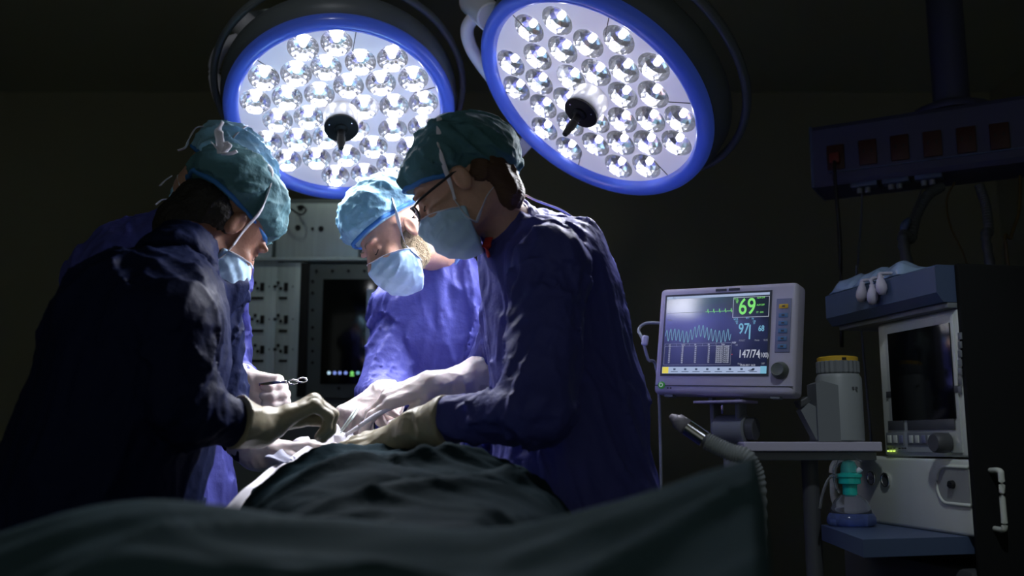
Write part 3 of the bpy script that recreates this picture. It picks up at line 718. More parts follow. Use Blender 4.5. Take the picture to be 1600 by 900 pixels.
    if beard:
        def fb(P, fine):
            q = (P - A3(ho)) @ R.T; d = head_sdf(P, ho, R, False, False) - .0055
            if fine: d = d - .0022 * (vnoise(q * 230) + vnoise(q * 120) - 1)
            reg = d_prim(np.stack([q[:, 0], np.abs(q[:, 1]), q[:, 2]], 1), el((.004, .05, -.072), (.034, .05, .058)))
            return smax(d, reg, .004)
        sobj('beard', fb, np.array(ho) - .17, np.array(ho) + .17, .0026, M['beard'], e, margin=.01)
    for t in (ties or []): ribbon(t[0], t[1], M[t[2]], e, t[3], 36)
    return e, ho, R, fc
# ---------------- the surgeon facing us, bent over the table
hM = at(616, 368, 2.42)
person('man with light blue cap, pale mask and grey beard bent towards the camera', (-.20, 2.86),
       dict(neck=at(688, 398, 2.60), chest=at(680, 505, 2.68), pel=at(690, 790, 2.80), face=(-.15, -1, 0),
            shl=at(765, 470, 2.66), shr=at(625, 486, 2.66), ell=at(778, 640, 2.52), elr=at(600, 610, 2.56), wrl=at(712, 652, 2.36), wrr=at(602, 632, 2.34)),
       dict(o=hM, fwd=(-.68, -.42, -.60), up=(-.62, -.05, .78)),
       [dict(wr=at(700, 650, 2.34), dirx=(-1, -.25, -.02), dors=(-.1, .2, 1), side=-1, curls=(.4, .6, .4), thumb=(.5, .3)),
        dict(wr=at(592, 617, 2.30), dirx=(-.62, -.40, -.42), dors=(-.35, -.55, .6), side=-1, curl_f=[(.55, .8, .4), (.95, 1.0, .5), (1.05, 1.1, .5), (1.1, 1.1, .5)], thumb=(.35, .2), tz=.6)],
       cap_m='cap', puff=.0045, skin='skin', beard=True, hv=.0036, seed=1.0, foldamp=.010,
       cap_g=dict(c=(-.012, 0, .058), r=(.122, .100, .104), n=(-.06, 0, .99), d=.028), bust=(.175, .19), torso_s=1.3)
# ---------------- the woman in the foreground, on the right
hW = at(713, 284, 1.93)
e, ho, R, fc = person('woman with teal cap, mask and glasses standing right of the table, seen sideways', (.30, 2.05),
       dict(neck=at(800, 362, 1.99), chest=at(862, 480, 2.05), pel=at(905, 800, 2.04), face=(-1, .10, 0),
            shl=at(858, 418, 1.86), shr=at(812, 430, 2.20), ell=at(842, 640, 1.74), elr=at(772, 588, 2.30), wrl=at(652, 668, 1.86), wrr=at(712, 600, 2.18)),
       dict(o=hW, fwd=(-.82, .08, -.56), up=(-.56, 0, .82)),
       [dict(wr=at(622, 682, 1.90), dirx=(-1, .30, -.16), dors=(-.1, -.55, .85), side=1, curls=(.22, .25, .15), thumb=(.30, .1), fan=.25),
        dict(wr=at(672, 600, 2.14), dirx=(-.92, -.12, -.26), dors=(-.25, -.55, .8), side=1, curl_f=[(.30, .45, .25), (.55, .65, .4), (.8, .8, .5), (.95, .9, .5)], thumb=(.42, .16), tz=.75, fan=.35, sc=1.08)],
       cap_m='capd', puff=.0055, skin='skin', seed=7.0, foldamp=.009, glove_cols=('glove_shaded', 'glove'), cuff=(.07, .08), bust=(.165, .185), torso_s=1.15, collar_m='gown', waist=[rc(at(862, 425, 2.03), at(903, 640, 2.07), .125, .148), rc(at(868, 640, 2.02), at(850, 800, 1.97), .060, .125)],
       cap_g=dict(c=(-.018, 0, .042), r=(.120, .098, .082), n=(-.42, 0, .9), d=-.007, add=[el((-.088, 0, .006), (.066, .078, .070))], seed=3),
       hair=dict(m='hair', prims=[el((-.050, 0, -.018), (.066, .079, .055)), el((-.072, 0, -.030), (.048, .056, .048)), el((-.070, 0, -.075), (.040, .054, .045))]),
       ties=[('red_neckband', [at(764, 372, 1.93), at(760, 385, 1.92), at(764, 402, 1.92)], 'red', .010), ('cap_tie', [at(668, 196, 1.93), at(690, 180, 1.92), at(716, 178, 1.90), at(740, 198, 1.90), at(745, 212, 1.90)], 'tie', .005),
             ('cap_tie', [at(745, 210, 1.90), at(765, 218, 1.90), at(785, 232, 1.91), at(800, 248, 1.92)], 'tie', .005),
             ('gown_tie', [at(806, 296, 1.96), at(835, 312, 1.97), at(880, 330, 2.0), at(908, 352, 2.0), at(928, 385, 2.01), at(938, 408, 2.02)], 'tie', .005),
             ('gown_tie', [at(802, 292, 1.94), at(812, 300, 1.94), at(806, 314, 1.94), at(820, 322, 1.95)], 'band', .005)])
# glasses
gm = thing('eyeglasses', "dark-framed glasses worn by the woman at the right of the table", 'glasses', hW)
def gp(p): return w2(hW, R, p) - hW
for s in (1, -1):
    pts = [gp((.1085 - .10 * abs(.031 - .031 - .021 * math.cos(a)) - (.020 if math.cos(a) * 1 > 0 else 0) * .4 * math.cos(a), (.033 + .023 * math.cos(a)) * s, -.016 + .015 * math.sin(a))) for a in [2 * math.pi * i / 20 for i in range(20)]]
    bm = bmesh.new(); tube(bm, pts, .0022, seg=6, closed=True, up=R[0]); fr_ = fin('lens_rim', bm, M['black'], gm, smooth=True)
    bm = bmesh.new(); vs = [bm.verts.new(p) for p in pts]; bm.faces.new(vs); r_ = bmesh.ops.extrude_face_region(bm, geom=bm.faces[:]); bmesh.ops.translate(bm, vec=Vector(R[0]) * -.0015, verts=[v for v in r_['geom'] if isinstance(v, bmesh.types.BMVert)])
    fin('lens', bm, M['clear'], fr_)
    tubeo('temple', [gp((.100, .056 * s, -.008)), gp((.080, .070 * s, -.006)), gp((.03, .079 * s, -.004)), gp((-.01, .082 * s, -.004)), gp((-.025, .080 * s, -.022))], .0028, M['black'], gm, n=20, seg=6)
tubeo('bridge', [gp((.112, .010, -.012)), gp((.117, 0, -.010)), gp((.112, -.010, -.012))], .0016, M['black'], gm, n=8, seg=6)
# red lanyard badge reel at her neck
# ---------------- the surgeon in the left foreground, back to us
hL = at(358, 346, 1.98)
person('person in shade-darkened gown and teal cap, back to the camera, in the left foreground', (-.93, 1.80),
       dict(neck=at(285, 398, 1.88), chest=at(215, 545, 1.80), pel=at(150, 800, 1.78), face=(1, .35, 0),
            shl=at(318, 455, 2.00), shr=at(258, 505, 1.66), ell=at(330, 610, 2.06), elr=at(288, 640, 1.66), wrl=at(400, 708, 2.02), wrr=at(404, 668, 1.78)),
       dict(o=hL, fwd=(.46, .58, -.66), up=(.52, .28, .76)),
       [dict(wr=at(418, 706, 2.02), dirx=(1, .10, .10), dors=(-.1, .1, 1), side=-1, curls=(.2, .3, .2), thumb=(.35, .1), fan=.2),
        dict(wr=at(424, 662, 1.80), dirx=(.75, .35, .45), dors=(-.35, -.2, .9), side=1, curls=(1.1, 1.1, .6), thumb=(.2, .3))],
       cap_m='capd', puff=.005, skin='skin_shaded', seed=13.0, foldamp=.009, glove_cols=('glove', 'glove_shaded'), cuff=(.04, .05), bust=(.19, .20), torso_s=1.15, gown_m='gown_shaded', collar_m='gown_shaded',
       cap_g=dict(c=(-.025, 0, .052), r=(.118, .096, .086), n=(-.10, 0, .99), d=.010, add=[el((-.065, 0, .035), (.075, .078, .062))], seed=6),
       hair=dict(m='hairb', prims=[el((-.050, 0, -.020), (.070, .079, .060)), el((-.065, 0, -.075), (.050, .060, .055)), el((-.03, 0, -.03), (.055, .082, .04)), el((-.040, 0, -.095), (.058, .066, .05))]),
       ties=[('cap_tie', [at(346, 240, 1.86), at(344, 222, 1.85), at(342, 205, 1.84), at(348, 190, 1.84)], 'tie', .009),
             ('cap_tie', [at(348, 240, 1.86), at(356, 228, 1.85), at(352, 222, 1.84)], 'tie', .008),
             ('cap_tie', [at(346, 240, 1.86), at(360, 240, 1.86), at(370, 236, 1.86)], 'tie', .008),
             ('cap_tie', [at(346, 240, 1.86), at(336, 228, 1.85), at(330, 222, 1.85)], 'tie', .004)])
# ---------------- the assistant behind, holding an instrument
hB = at(345, 292, 2.34)
person('person in purple-blue gown and cap behind the left surgeon, holding scissors', (-.84, 2.46),
       dict(neck=at(288, 362, 2.42), chest=at(265, 480, 2.46), pel=at(250, 790, 2.50), face=(.8, -.4, 0),
            shl=at(345, 425, 2.46), shr=at(198, 398, 2.42), ell=at(352, 560, 2.50), elr=at(170, 560, 2.36), wrl=at(382, 602, 2.35), wrr=at(215, 640, 2.3)),
       dict(o=hB, fwd=(.66, -.05, -.74), up=(.60, 0, .70)),
       [dict(wr=at(392, 598, 2.34), dirx=(1, -.25, -.22), dors=(-.05, .85, .45), side=1, curls=(1.0, 1.2, .6), thumb=(.55, .35)),
        dict(wr=at(218, 655, 2.29), dirx=(.2, -.1, -1), dors=(-.3, -1, 0), side=1, curls=(.4, .5, .3), thumb=(.5, .2))],
       cap_m='cap', puff=.005, skin='skin', seed=19.0, foldamp=.008, glove_cols=('glove', 'glove'), cuff=(.035, .06), bust=(.175, .19), torso_s=1.15, waist=[rc(at(275, 372, 2.44), at(165, 440, 2.44), .085, .10)], hv=.0045,
       cap_g=dict(c=(-.020, 0, .058), r=(.124, .100, .094), n=(-.10, 0, .99), d=.02, seed=9),
       ties=[('cap_tie', [at(318, 198, 2.32), at(306, 200, 2.31), at(296, 216, 2.30), at(290, 230, 2.30), at(278, 235, 2.30)], 'tie', .006),
             ('gown_tie', [at(268, 275, 2.32), at(258, 282, 2.31), at(250, 290, 2.30)], 'tie', .006),
             ('gown_tie', [at(284, 284, 2.33), at(274, 288, 2.32), at(268, 300, 2.31), at(266, 312, 2.31)], 'cap', .005),
             ('gown_tie', [at(268, 312, 2.33), at(254, 312, 2.32), at(243, 320, 2.32)], 'tie', .005)])
# ================================================================ operating table, patient cover, cloths
tb = thing('operating_table', 'narrow steel-framed operating table under the dark covers', 'operating table', (-.27, 1.72, 0))
box('table_base', (0, 0, .06), (.40, .8, .12), M['greyp'], tb, bev=.02)
box('column', (0, 0, .42), (.24, .30, .62), M['steeld'], tb, bev=.02)
box('table_frame', (0, 0, .76), (.40, 1.16, .06), M['steeld'], tb, bev=.01)
for yy in (-.39, .0, .39): box('mattress_pad', (0, yy, .82), (.42, .37, .06), M['black'], tb, bev=.02)
def sm(a, b, t): t = np.clip((t - a) / (b - a), 0, 1); return t * t * (3 - 2 * t)
# the covered patient
nx, ny = 150, 150
def drape_h(x, y):
    cx = -.120 * y + .01                                      # centre line of the body
    bel = 1.105 * 1.0 - .030 * ((y - 1.78) / .35) ** 2        # belly and thighs, sloping towards the feet
    d = (x - cx)
    wl = np.where(d < 0, .315 - .06 * np.clip(y - 1.8, 0, 1), .34 - .5 * np.clip(y - 1.78, 0, .2)) * np.minimum(y / 1.8, 1.0)
    prof = np.sqrt(np.clip(1 - (np.abs(d) / wl) ** 2.3, 0, 1))
    h = .90 + (bel - .90) * prof
    return h
xs = np.linspace(-.66, .18, nx); ys = np.linspace(1.12, 2.12, ny); Xg, Yg = np.meshgrid(xs, ys)
Z = drape_h(Xg, Yg)
CX = -.120 * Yg + .01; DD = Xg - CX; WL = np.where(DD < 0, .315 - .06 * np.clip(Yg - 1.8, 0, 1), .34 - .5 * np.clip(Yg - 1.78, 0, .2)) * np.minimum(Yg / 1.8, 1.0)
Xg = np.clip(Xg, CX - WL - .01, CX + WL + .01); side = (np.abs(DD) > WL) * 1.0; Z = np.where(side > 0, .62 + .28 * np.exp(-(np.abs(DD) - WL) / .02), Z)
PP = np.stack([Xg.ravel(), Yg.ravel(), Z.ravel() * .4], 1).astype(np.float32)
Z += .016 * ridges(PP, 6.0, 2.0, A3((.8, .6, 0))).reshape(Z.shape) + .007 * ridges(PP, 13, 4.0, A3((.9, -.4, 0))).reshape(Z.shape)
# deep folds
for (fx, fy, ang, wd, am) in ((-.36, 1.60, .5, .022, .018), (-.22, 1.62, -.7, .02, .016), (-.15, 1.45, .25, .03, .014), (-.42, 1.42, -.4, .025, .016)):
    dd = (Xg - fx) * -math.sin(ang) + (Yg - fy) * math.cos(ang); al = (Xg - fx) * math.cos(ang) + (Yg - fy) * math.sin(ang)
    Z -= am * np.exp(-(dd / wd) ** 2) * np.exp(-(al / .16) ** 2)
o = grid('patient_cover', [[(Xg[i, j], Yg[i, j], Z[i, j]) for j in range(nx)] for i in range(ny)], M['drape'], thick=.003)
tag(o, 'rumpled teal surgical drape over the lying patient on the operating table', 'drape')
def hgt(x, y): return float(np.interp(0, [0], [0])) + float(drape_h(np.array(x), np.array(y)))
# foreground sheet over the raised leg end, out of focus
FW = [(-60, 850, 860), (120, 792, 850), (230, 776, 846), (300, 782, 850), (420, 800, 862), (520, 812, 872), (640, 824, 884), (740, 834, 890), (840, 818, 880), (920, 798, 868), (1000, 775, 850), (1090, 744, 826), (1150, 722, 806), (1180, 714, 800)]
rows = []; px_ = np.linspace(-60, 1180, 110); top = np.interp(px_, [a[0] for a in FW], [a[1] for a in FW])
k = np.ones(9) / 9; tp = np.pad(top, 4, mode='edge'); top = np.convolve(tp, k, 'valid'); top[-6:] = np.interp(px_[-6:], [1120, 1180], [734, 714])
YB = 1.02
for j in range(46):
    v = j / 45; r = []
    for i, p in enumerate(px_):
        c = at(p, top[i], YB)                       # crest point
        if v < .12: y = YB + .10 * (1 - v / .12); z = c.z - .30 * (1 - v / .12) ** 1.5   # falls away behind the crest
        elif v < .75: t = (v - .12) / .63; y = YB - .36 * t; z = c.z - .105 * t ** 1.2
        else: t = (v - .75) / .25; y = YB - .36 - .03 * t; z = c.z - .105 - .45 * t
        x = c.x * (min(y, YB) / YB); r.append([x, y, z])
    rows.append(r)
rows = np.array(rows, dtype=np.float32)
PP = rows.reshape(-1, 3).copy(); PP[:, 2] *= .3
wgt = np.clip((np.arange(46) / 45 - .10) * 6, 0, 1)[:, None]
rows[:, :, 2] += (.013 * ridges(PP, 7, 3.3, A3((.95, .3, 0))).reshape(46, -1) + .012 * ridges(PP, 3.0, 7.3, A3((.85, .5, 0))).reshape(46, -1)) * wgt
# right edge hangs straight down
edge = rows[:, -1:, :].copy(); e2 = edge.copy(); e2[:, :, 2] -= .05; e2[:, :, 0] += .008; e3 = edge.copy(); e3[:, :, 2] -= .5; e3[:, :, 0] += .02
rows = np.concatenate([rows, e2, e3], 1)
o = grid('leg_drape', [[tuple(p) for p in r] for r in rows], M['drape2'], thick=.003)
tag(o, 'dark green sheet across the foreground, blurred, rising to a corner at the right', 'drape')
st = thing('instrument_stand', 'overbed stand carrying the blurred foreground sheet', 'stand', (-.10, .83, 0))
box('tray', (-.02, 0, .86), (.50, .20, .02), M['steel'], st, bev=.004)
cyl('column', (0, 0, .04), (0, 0, .85), .022, M['steeld'], st); box('foot_plate', (0, 0, .02), (.5, .3, .04), M['steeld'], st, bev=.01)
# white lit cloth along the left flank
cl = [(338, 805, 372, 806, 1.70), (352, 792, 392, 794, 1.73), (375, 772, 415, 780, 1.78), (398, 750, 445, 760, 1.84), (420, 728, 470, 741, 1.90), (445, 712, 498, 724, 1.96), (478, 700, 520, 714, 2.0), (508, 686, 545, 704, 2.03), (522, 676, 556, 696, 2.06)]
rows = []
for (a, b_, c, d, Y) in cl:
    p = at(a, b_, Y); q = at(c, d, Y - .02); r = []
    for j in range(13):
        t = j / 12; w_ = p.lerp(q, t); w_.z += .010 * math.sin(t * 9 + Y * 25) * (1 if 0 < j < 12 else .3) + .006 * math.sin(Y * 60 + t * 4); r.append(w_)
    p2 = r[0].copy(); rows.append([p2 + Vector((.03, .02, -.14)), p2 + Vector((.01, .01, -.04))] + r + [r[-1] + Vector((.01, 0, -.02))])
o = grid('white_towel', rows, M['white_cloth'], thick=.003, sub=2); tag(o, 'brightly lit white towel running down beside the dark patient drape', 'towel')
# square gauze standing by the wound, a folded grey towel and a pink-lit flap
def flap(name, corners, m, label, cat, amp=.004, group=None):
    A_, B_, C_, D_ = [at(*c) for c in corners]; rows = []
    for i in range(9):
        u = i / 8; l = A_.lerp(D_, u); r = B_.lerp(C_, u)
        rows.append([l.lerp(r, j / 8) + Vector((0, 0, amp * math.sin(j * 1.1 + i * .6))) + Vector((0, amp * math.cos(i * .9), 0)) for j in range(9)])
    o = grid(name, rows, m, thick=.003, sub=1); return tag(o, label, cat, group)
flap('gauze_square', [(521, 661, 2.07), (546, 684, 2.05), (532, 700, 2.02), (504, 682, 2.04)], M['white_cloth'], 'small square of white gauze standing up by the forceps tip', 'gauze')
flap('gauze_pad', [(546, 676, 2.07), (560, 686, 2.05), (530, 706, 2.0), (512, 700, 2.02)], M['white_cloth'], 'crumpled white gauze pad at the wound beside the resting glove', 'gauze', .006)
flap('folded_towel', [(500, 684, 2.06), (517, 693, 2.04), (503, 704, 2.0), (488, 697, 2.03)], M['grey_cloth'], 'grey folded towel corner between the gauze and the left glove', 'towel')
flap('cloth_flap', [(478, 684, 2.03), (497, 703, 2.0), (468, 712, 1.97), (440, 700, 2.0)], M['white_cloth'], 'thin white cloth flap below the dark fist', 'cloth', .006)
flap('cloth_corner', [(412, 716, 1.93), (440, 704, 1.97), (462, 716, 1.93), (448, 722, 1.90)], M['grey_cloth'], 'pointed cloth corner sticking out to the left below the dark fist', 'cloth', .003)
# blue side sheet under the standing woman
rows = []
for i in range(30):
    v = i / 29; r = []
    for j in range(60):
        u = j / 59; px = 690 + 135 * u; tp_ = 672 + 30 * math.sin(u * 1.6) * 0 ; y0 = 655 + 20 * u
        p = at(px, y0, 2.18); r.append(Vector((p.x + .02 * math.sin(v * 3 + u * 5), p.y + .018 * math.sin(u * 26 + v * 5) + .012 * math.sin(v * 17 + u * 7) - .10 * v, p.z - .42 * v)))
    rows.append(r)
o = grid('side_sheet', rows, M['gown'], thick=.003); tag(o, 'deep blue sheet hanging by the table in front of the woman', 'drape')

# ================================================================ instruments
ns = thing('scissors', 'ringed surgical scissors held out in the glove at the far left', 'scissors', at(425, 599, 2.25))
o0 = Vector(ns.location)
def L_(p): return Vector(p) - o0
for dz in (.002, -.002):
    s = 1 if dz > 0 else -1
    tubeo('blade', [L_(at(405, 601 + s * 1, 2.26)), L_(at(428, 598 + s * 1.0, 2.25)), L_(at(448, 597 - s * 1, 2.25))], .0022, M['chrome'], ns, n=14, seg=8, rfun=lambda t: .0018 + .0012 * t)
    c = at(458 if s > 0 else 472, 597 if s > 0 else 594, 2.245); bm = bmesh.new()
    tube(bm, [L_(c) + Vector((.011 * math.cos(a), .004 * math.sin(a), .0055 * math.sin(a))) for a in [2 * math.pi * q / 18 for q in range(18)]], .0022, seg=7, closed=True); fin('finger_ring', bm, M['chrome'], ns, smooth=True)
fp = thing('forceps', 'slim steel forceps pointing down into the wound', 'forceps', at(530, 676, 2.06)); o0 = Vector(fp.location)
tubeo('prong', [L_(at(529, 677, 2.06)), L_(at(545, 655, 2.08)), L_(at(558, 636, 2.11))], .003, M['steel'], fp, n=14, seg=8, flat=.7, rfun=lambda t: .0015 + .0022 * t)
tubeo('prong', [L_(at(531, 678, 2.055)), L_(at(549, 656, 2.07)), L_(at(562, 636, 2.105))], .003, M['steel'], fp, n=14, seg=8, flat=.7, rfun=lambda t: .0015 + .0022 * t)
sc_ = thing('suction_tube', 'ivory suction tube gripped between thumb and fingers above the resting glove', 'suction tube', at(560, 672, 2.06)); o0 = Vector(sc_.location)
tubeo('tip', [L_(at(541, 680, 2.05)), L_(at(560, 667, 2.06))], .0045, M['white_cloth'], sc_, n=6, seg=12)
tubeo('barrel', [L_(at(560, 667, 2.06)), L_(at(585, 650, 2.08)), L_(at(612, 636, 2.10))], .0048, M['white_cloth'], sc_, n=10, seg=14)

# ================================================================ patient monitor
mo = Vector(at(1130, 530, 2.30)); rz = math.atan2(-.584, .812)
mon = thing('patient_monitor', 'patient monitor with a lit vital signs screen, right of the woman', 'monitor', mo)
mon.rotation_euler = (math.radians(-7), math.radians(2.4), rz)
W_, H_ = .356, .268
bm = bmesh.new(); bx(bm, (0, .030, 0), (W_, .06, H_)); fin('casing', bm, M['casing'], mon, bev=.012, seg=4, autos=40)
bm = bmesh.new(); bx(bm, (0, -.001, -.1135), (W_ - .004, .002, .0016)); fin('casing_groove', bm, M['greyd'], mon)
for xx in (-.012, .022): box('brand_slot', (xx, -.0008, .1225), (.028, .0016, .006), M['greyd'], mon)
SX, SZ, SW, SH = -.022, .013, .268, .196      # screen centre and size
box('screen_bezel', (SX, -.0004, SZ), (SW + .010, .002, SH + .010), M['greyd'], mon)
sc = box('screen', (SX, -.0010, SZ), (SW, .0022, SH), M['screen'], mon)
def sp(u, v, d=0.0): return (SX - SW / 2 + u * SW, -.0024 - d, SZ + SH / 2 - v * SH)
def sbox(name, u0, v0, u1, v1, m, d=0.0):
    a = sp(u0, v0, d); b = sp(u1, v1, d); return box(name, ((a[0] + b[0]) / 2, a[1], (a[2] + b[2]) / 2), (abs(a[0] - b[0]), .0003, abs(a[2] - b[2])), M[m], sc)
def stext(s, u, v, size, m, sx=.8, name='readout', bold=0.0, al='LEFT'): return text(name, s, size, M[m], sc, sp(u, v, .0004), sx=sx, bold=bold, align=al)
sbox('title_bar', 0, 0, 1, .032, 'g_bar'); sbox('toolbar', 0, .91, .945, .995, 'g_bar'); sbox('alarm_button', .003, .912, .065, .993, 'g_yellow', .0003); sbox('menu_button', .945, .905, 1, .995, 'g_cyan')
for i in range(8): 
    u = .085 + i * .108; sbox('toolbar_icon', u + .03, .93, u + .052, .953, 'g_dark', .0004); sbox('toolbar_caption', u + .005, .968, u + .075, .976, 'g_iconb' if i == 9 else 'g_dark', .0004)
for i in range(4): sbox('signal_bar', .835 + i * .013, .955 - .006 * i, .845 + i * .013, .962, 'glassb' if 'glassb' in M else 'g_dark', .0006)
bm = bmesh.new()
def fr_rect(u0, v0, u1, v1, t=.0011):
    a = sp(u0, v0); b = sp(u1, v1)
    for (x0_, z0_, x1_, z1_) in ((a[0], a[2], b[0], a[2]), (a[0], b[2], b[0], b[2]), (a[0], a[2], a[0], b[2]), (b[0], a[2], b[0], b[2])):
        bx(bm, ((x0_ + x1_) / 2, a[1], (z0_ + z1_) / 2), (abs(x1_ - x0_) + t, .0003, abs(z1_ - z0_) + t))
fr_rect(.665, .05, .998, .30); fin('pulse_frame', bm, M['g_white'], sc)
bm = bmesh.new(); fr_rect(.012, .615, .665, .885, .0006); fr_rect(.012, .615, .665, .648, .0006)
for u in (.13, .26, .39, .52): fr_rect(u, .615, u, .648, .0006)
fin('table_frame', bm, M['g_line'], sc)
stext('69', .715, .262, .056, 'g_green', .78, bold=.0006); stext('97', .725, .505, .036, 'g_cyan', .75, bold=.0004); stext('68', .91, .478, .019, 'g_cyan', .78, bold=.0003)
stext('147/74', .735, .80, .027, 'g_white', .72, bold=.0003); stext('(100)', .925, .80, .0165, 'g_white', .68)
sbox('bar_gauge', .825, .395, .838, .575, 'g_cyan')
for (u, v, s, m) in ((.885, .075, 'ALM OFF', 'g_green'), (.885, .165, 'ALM OFF', 'g_green'), (.885, .255, 'ST  -0.01', 'g_green'), (.672, .075, 'ECG', 'g_green'), (.685, .10, '120', 'g_green'), (.69, .12, '50', 'g_green'), (.675, .33, 'SpO2', 'g_cyan'), (.69, .36, '100', 'g_cyan'), (.70, .385, '90', 'g_cyan'), (.79, .325, '97.1', 'g_cyan'), (.845, .335, 'PR', 'g_cyan'), (.855, .365, '120', 'g_cyan'), (.86, .39, '50', 'g_cyan'), (.735, .60, 'ADULT', 'g_line'), (.88, .60, 'Mode:', 'g_line'), (.96, .60, '10:15', 'g_line'), (.672, .625, 'NIBP', 'g_white'), (.70, .655, '160', 'g_line'), (.735, .885, 'Resp', 'g_line'), (.95, .885, 'OFF', 'g_line'), (.03, .315, 'Pleth', 'g_line'), (.06, .025, 'ALL', 'g_dark'), (.76, .903, '09-05-2017  16:22', 'g_white')):
    stext(s, u, v, .0062, m, .8, 'caption')
for i in range(9):
    v = .668 + i * .0245
    for u, s in ((.055, '97'), (.185, '68'), (.315, '99'), (.445, '74')): stext(s, u, v, .0058, 'g_white', .8, 'table_entry')
    stext('09-05-2017 16:%02d:00' % (20 - i), .523, v, .0056, 'g_white', .72, 'table_entry')
for u, s in ((.05, 'HR'), (.18, 'SpO2'), (.31, 'PR'), (.44, 'RR'), (.57, 'Time')): stext(s, u, .641, .0055, 'g_white', .8, 'table_entry')
pts = [sp(.012 + .645 * i / 260, .515 - (.075 * math.sin(i / 260 * 2 * math.pi * 16) + .02 * math.sin(i * .05) + (.05 if 90 < i < 170 else 0) * math.sin((i - 90) / 80 * math.pi)) , .0003) for i in range(261)]
tubeo('pulse_wave', pts, .0006, M['g_cyand'], sc, seg=4)
pts = []
for i in range(121):
    u = .40 + .26 * i / 120; ph = (i % 26) / 26.0; v = .215 - (.05 * max(0, 1 - abs(ph - .4) / .05)) + (.02 * max(0, 1 - abs(ph - .5) / .05)); pts.append(sp(u, v, .0003))
tubeo('heart_trace', pts, .0005, M['g_green'], sc, seg=4)
tubeo('heart_trace', [sp(.02, .215, .0003), sp(.40, .215, .0003)], .0003, M['g_line'], sc, seg=4)
sbox('red_mark', .672, .755, .680, .765, 'g_red')
bp_ = box('button_panel', (.147, -.0008, .030), (.036, .003, .128), M['casing2'], mon, bev=.001)
for i in range(6):
    z = .075 - i * .0185 - (.003 if i else 0)
    b_ = box('button', (.147, -.003, z), (.022, .002, .0105), M['yellow'] if i == 0 else mat('button_blue', (.10, .22, .40), .5), bp_, bev=.0012)
    box('button_mark', (.147, -.0043, z), (.007, .0006, .004), M['greyd'], b_)
bm = bmesh.new(); lathe(bm, [(.020, 0), (.0205, .006), (.019, .010), (.016, .020), (.0145, .023), (.012, .022), (0, .0215)], 36, Matrix.Translation((.145, 0, -.077)) @ Matrix.Rotation(math.pi / 2, 4, 'X')); fin('dial', bm, mat('dial_green_grey', (.12, .14, .12), .35), mon, autos=40)
bm = bmesh.new(); lathe(bm, [(.009, 0), (.009, .003), (.007, .0045), (0, .0045)], 28, Matrix.Translation((-.155, 0, -.113)) @ Matrix.Rotation(math.pi / 2, 4, 'X')); pb = fin('power_button', bm, mat('green_button', (.03, .22, .05), .35, emit=(.1, .6, .1), es=.12), mon, autos=40)
bm = bmesh.new(); tube(bm, [(-.155 + .0045 * math.cos(a), -.0048, -.113 + .0045 * math.sin(a)) for a in [2 * math.pi * q / 16 for q in range(16)]], .0006, seg=5, closed=True); fin('power_symbol', bm, M['g_white'], pb)
for xx in (-.138, -.130): box('indicator', (xx, -.0008, -.120), (.004, .001, .003), M['greyd'], mon)
for xx in (-.14, .13): box('rubber_foot', (xx, .02, -.137), (.022, .02, .006), M['greyp'], mon)
# arm below it
ma = thing('swivel_mount', 'grey swivel mounting arm carrying the patient monitor', 'mounting arm', Vector(at(1137, 631, 2.33)))
ma.rotation_euler = (0, 0, rz)
box('mount_plate', (-.005, .0, .004), (.125, .10, .006), mat('lilac_plate', (.42, .38, .58), .4), ma, bev=.002)
for xx in (-.030, .040): box('standoff', (xx - .01, .0, .0115), (.010, .02, .007), M['greyp'], ma)
box('bolt', (-.005, -.02, -.010), (.005, .005, .028), M['chrome'], ma, bev=.001)
for xx in (-.040, .025): box('yoke_plate', (xx, .02, -.035), (.012, .05, .08), M['greyp'], ma, bev=.004)
cyl('swivel_barrel', (-.040, .02, -.060), (.040, .02, -.060), .034, M['greyp'], ma); cyl('swivel_cap', (.040, .02, -.060), (.062, .02, -.060), .027, M['greyd'], ma)
cyl('arm_post', (-.005, .03, -.16), (-.005, .03, -.085), .022, M['greyp'], ma)
# ribbed hose end by the woman's back
hz = thing('suction_hose', 'ribbed grey hose with a steel sleeve below the patient monitor', 'hose', at(1048, 650, 1.95)); o0 = Vector(hz.location)
a_, b_, c_, d_ = at(1048, 650, 1.95), at(1072, 667, 1.93), at(1104, 689, 1.91), at(1172, 722, 1.88)
bm = bmesh.new(); tube(bm, [L_(a_.lerp(b_, t)) for t in (0, .15, .4, .45, 1)], .01, seg=18, rfun=lambda t: .005 + .0115 * min(1, t * 1.2)); fin('nozzle', bm, M['casing'], hz, smooth=True)
bm = bmesh.new(); cylbm(bm, L_(b_), L_(c_), .0165, 24); fin('sleeve', bm, M['chrome'], hz, autos=40)
P_ = smooth_pts([c_, c_.lerp(d_, .5), d_, d_ + Vector((.015, .01, -.10)), d_ + Vector((0, .03, -.5)), d_ + Vector((0, .06, -1.04))], 220)
bm = bmesh.new(); tube(bm, [L_(p) for p in P_], .016, seg=14, rfun=lambda t: .0165 + .0013 * math.sin(t * 220 * 1.25)); fin('ribbed_hose', bm, M['tube'], hz, smooth=True)

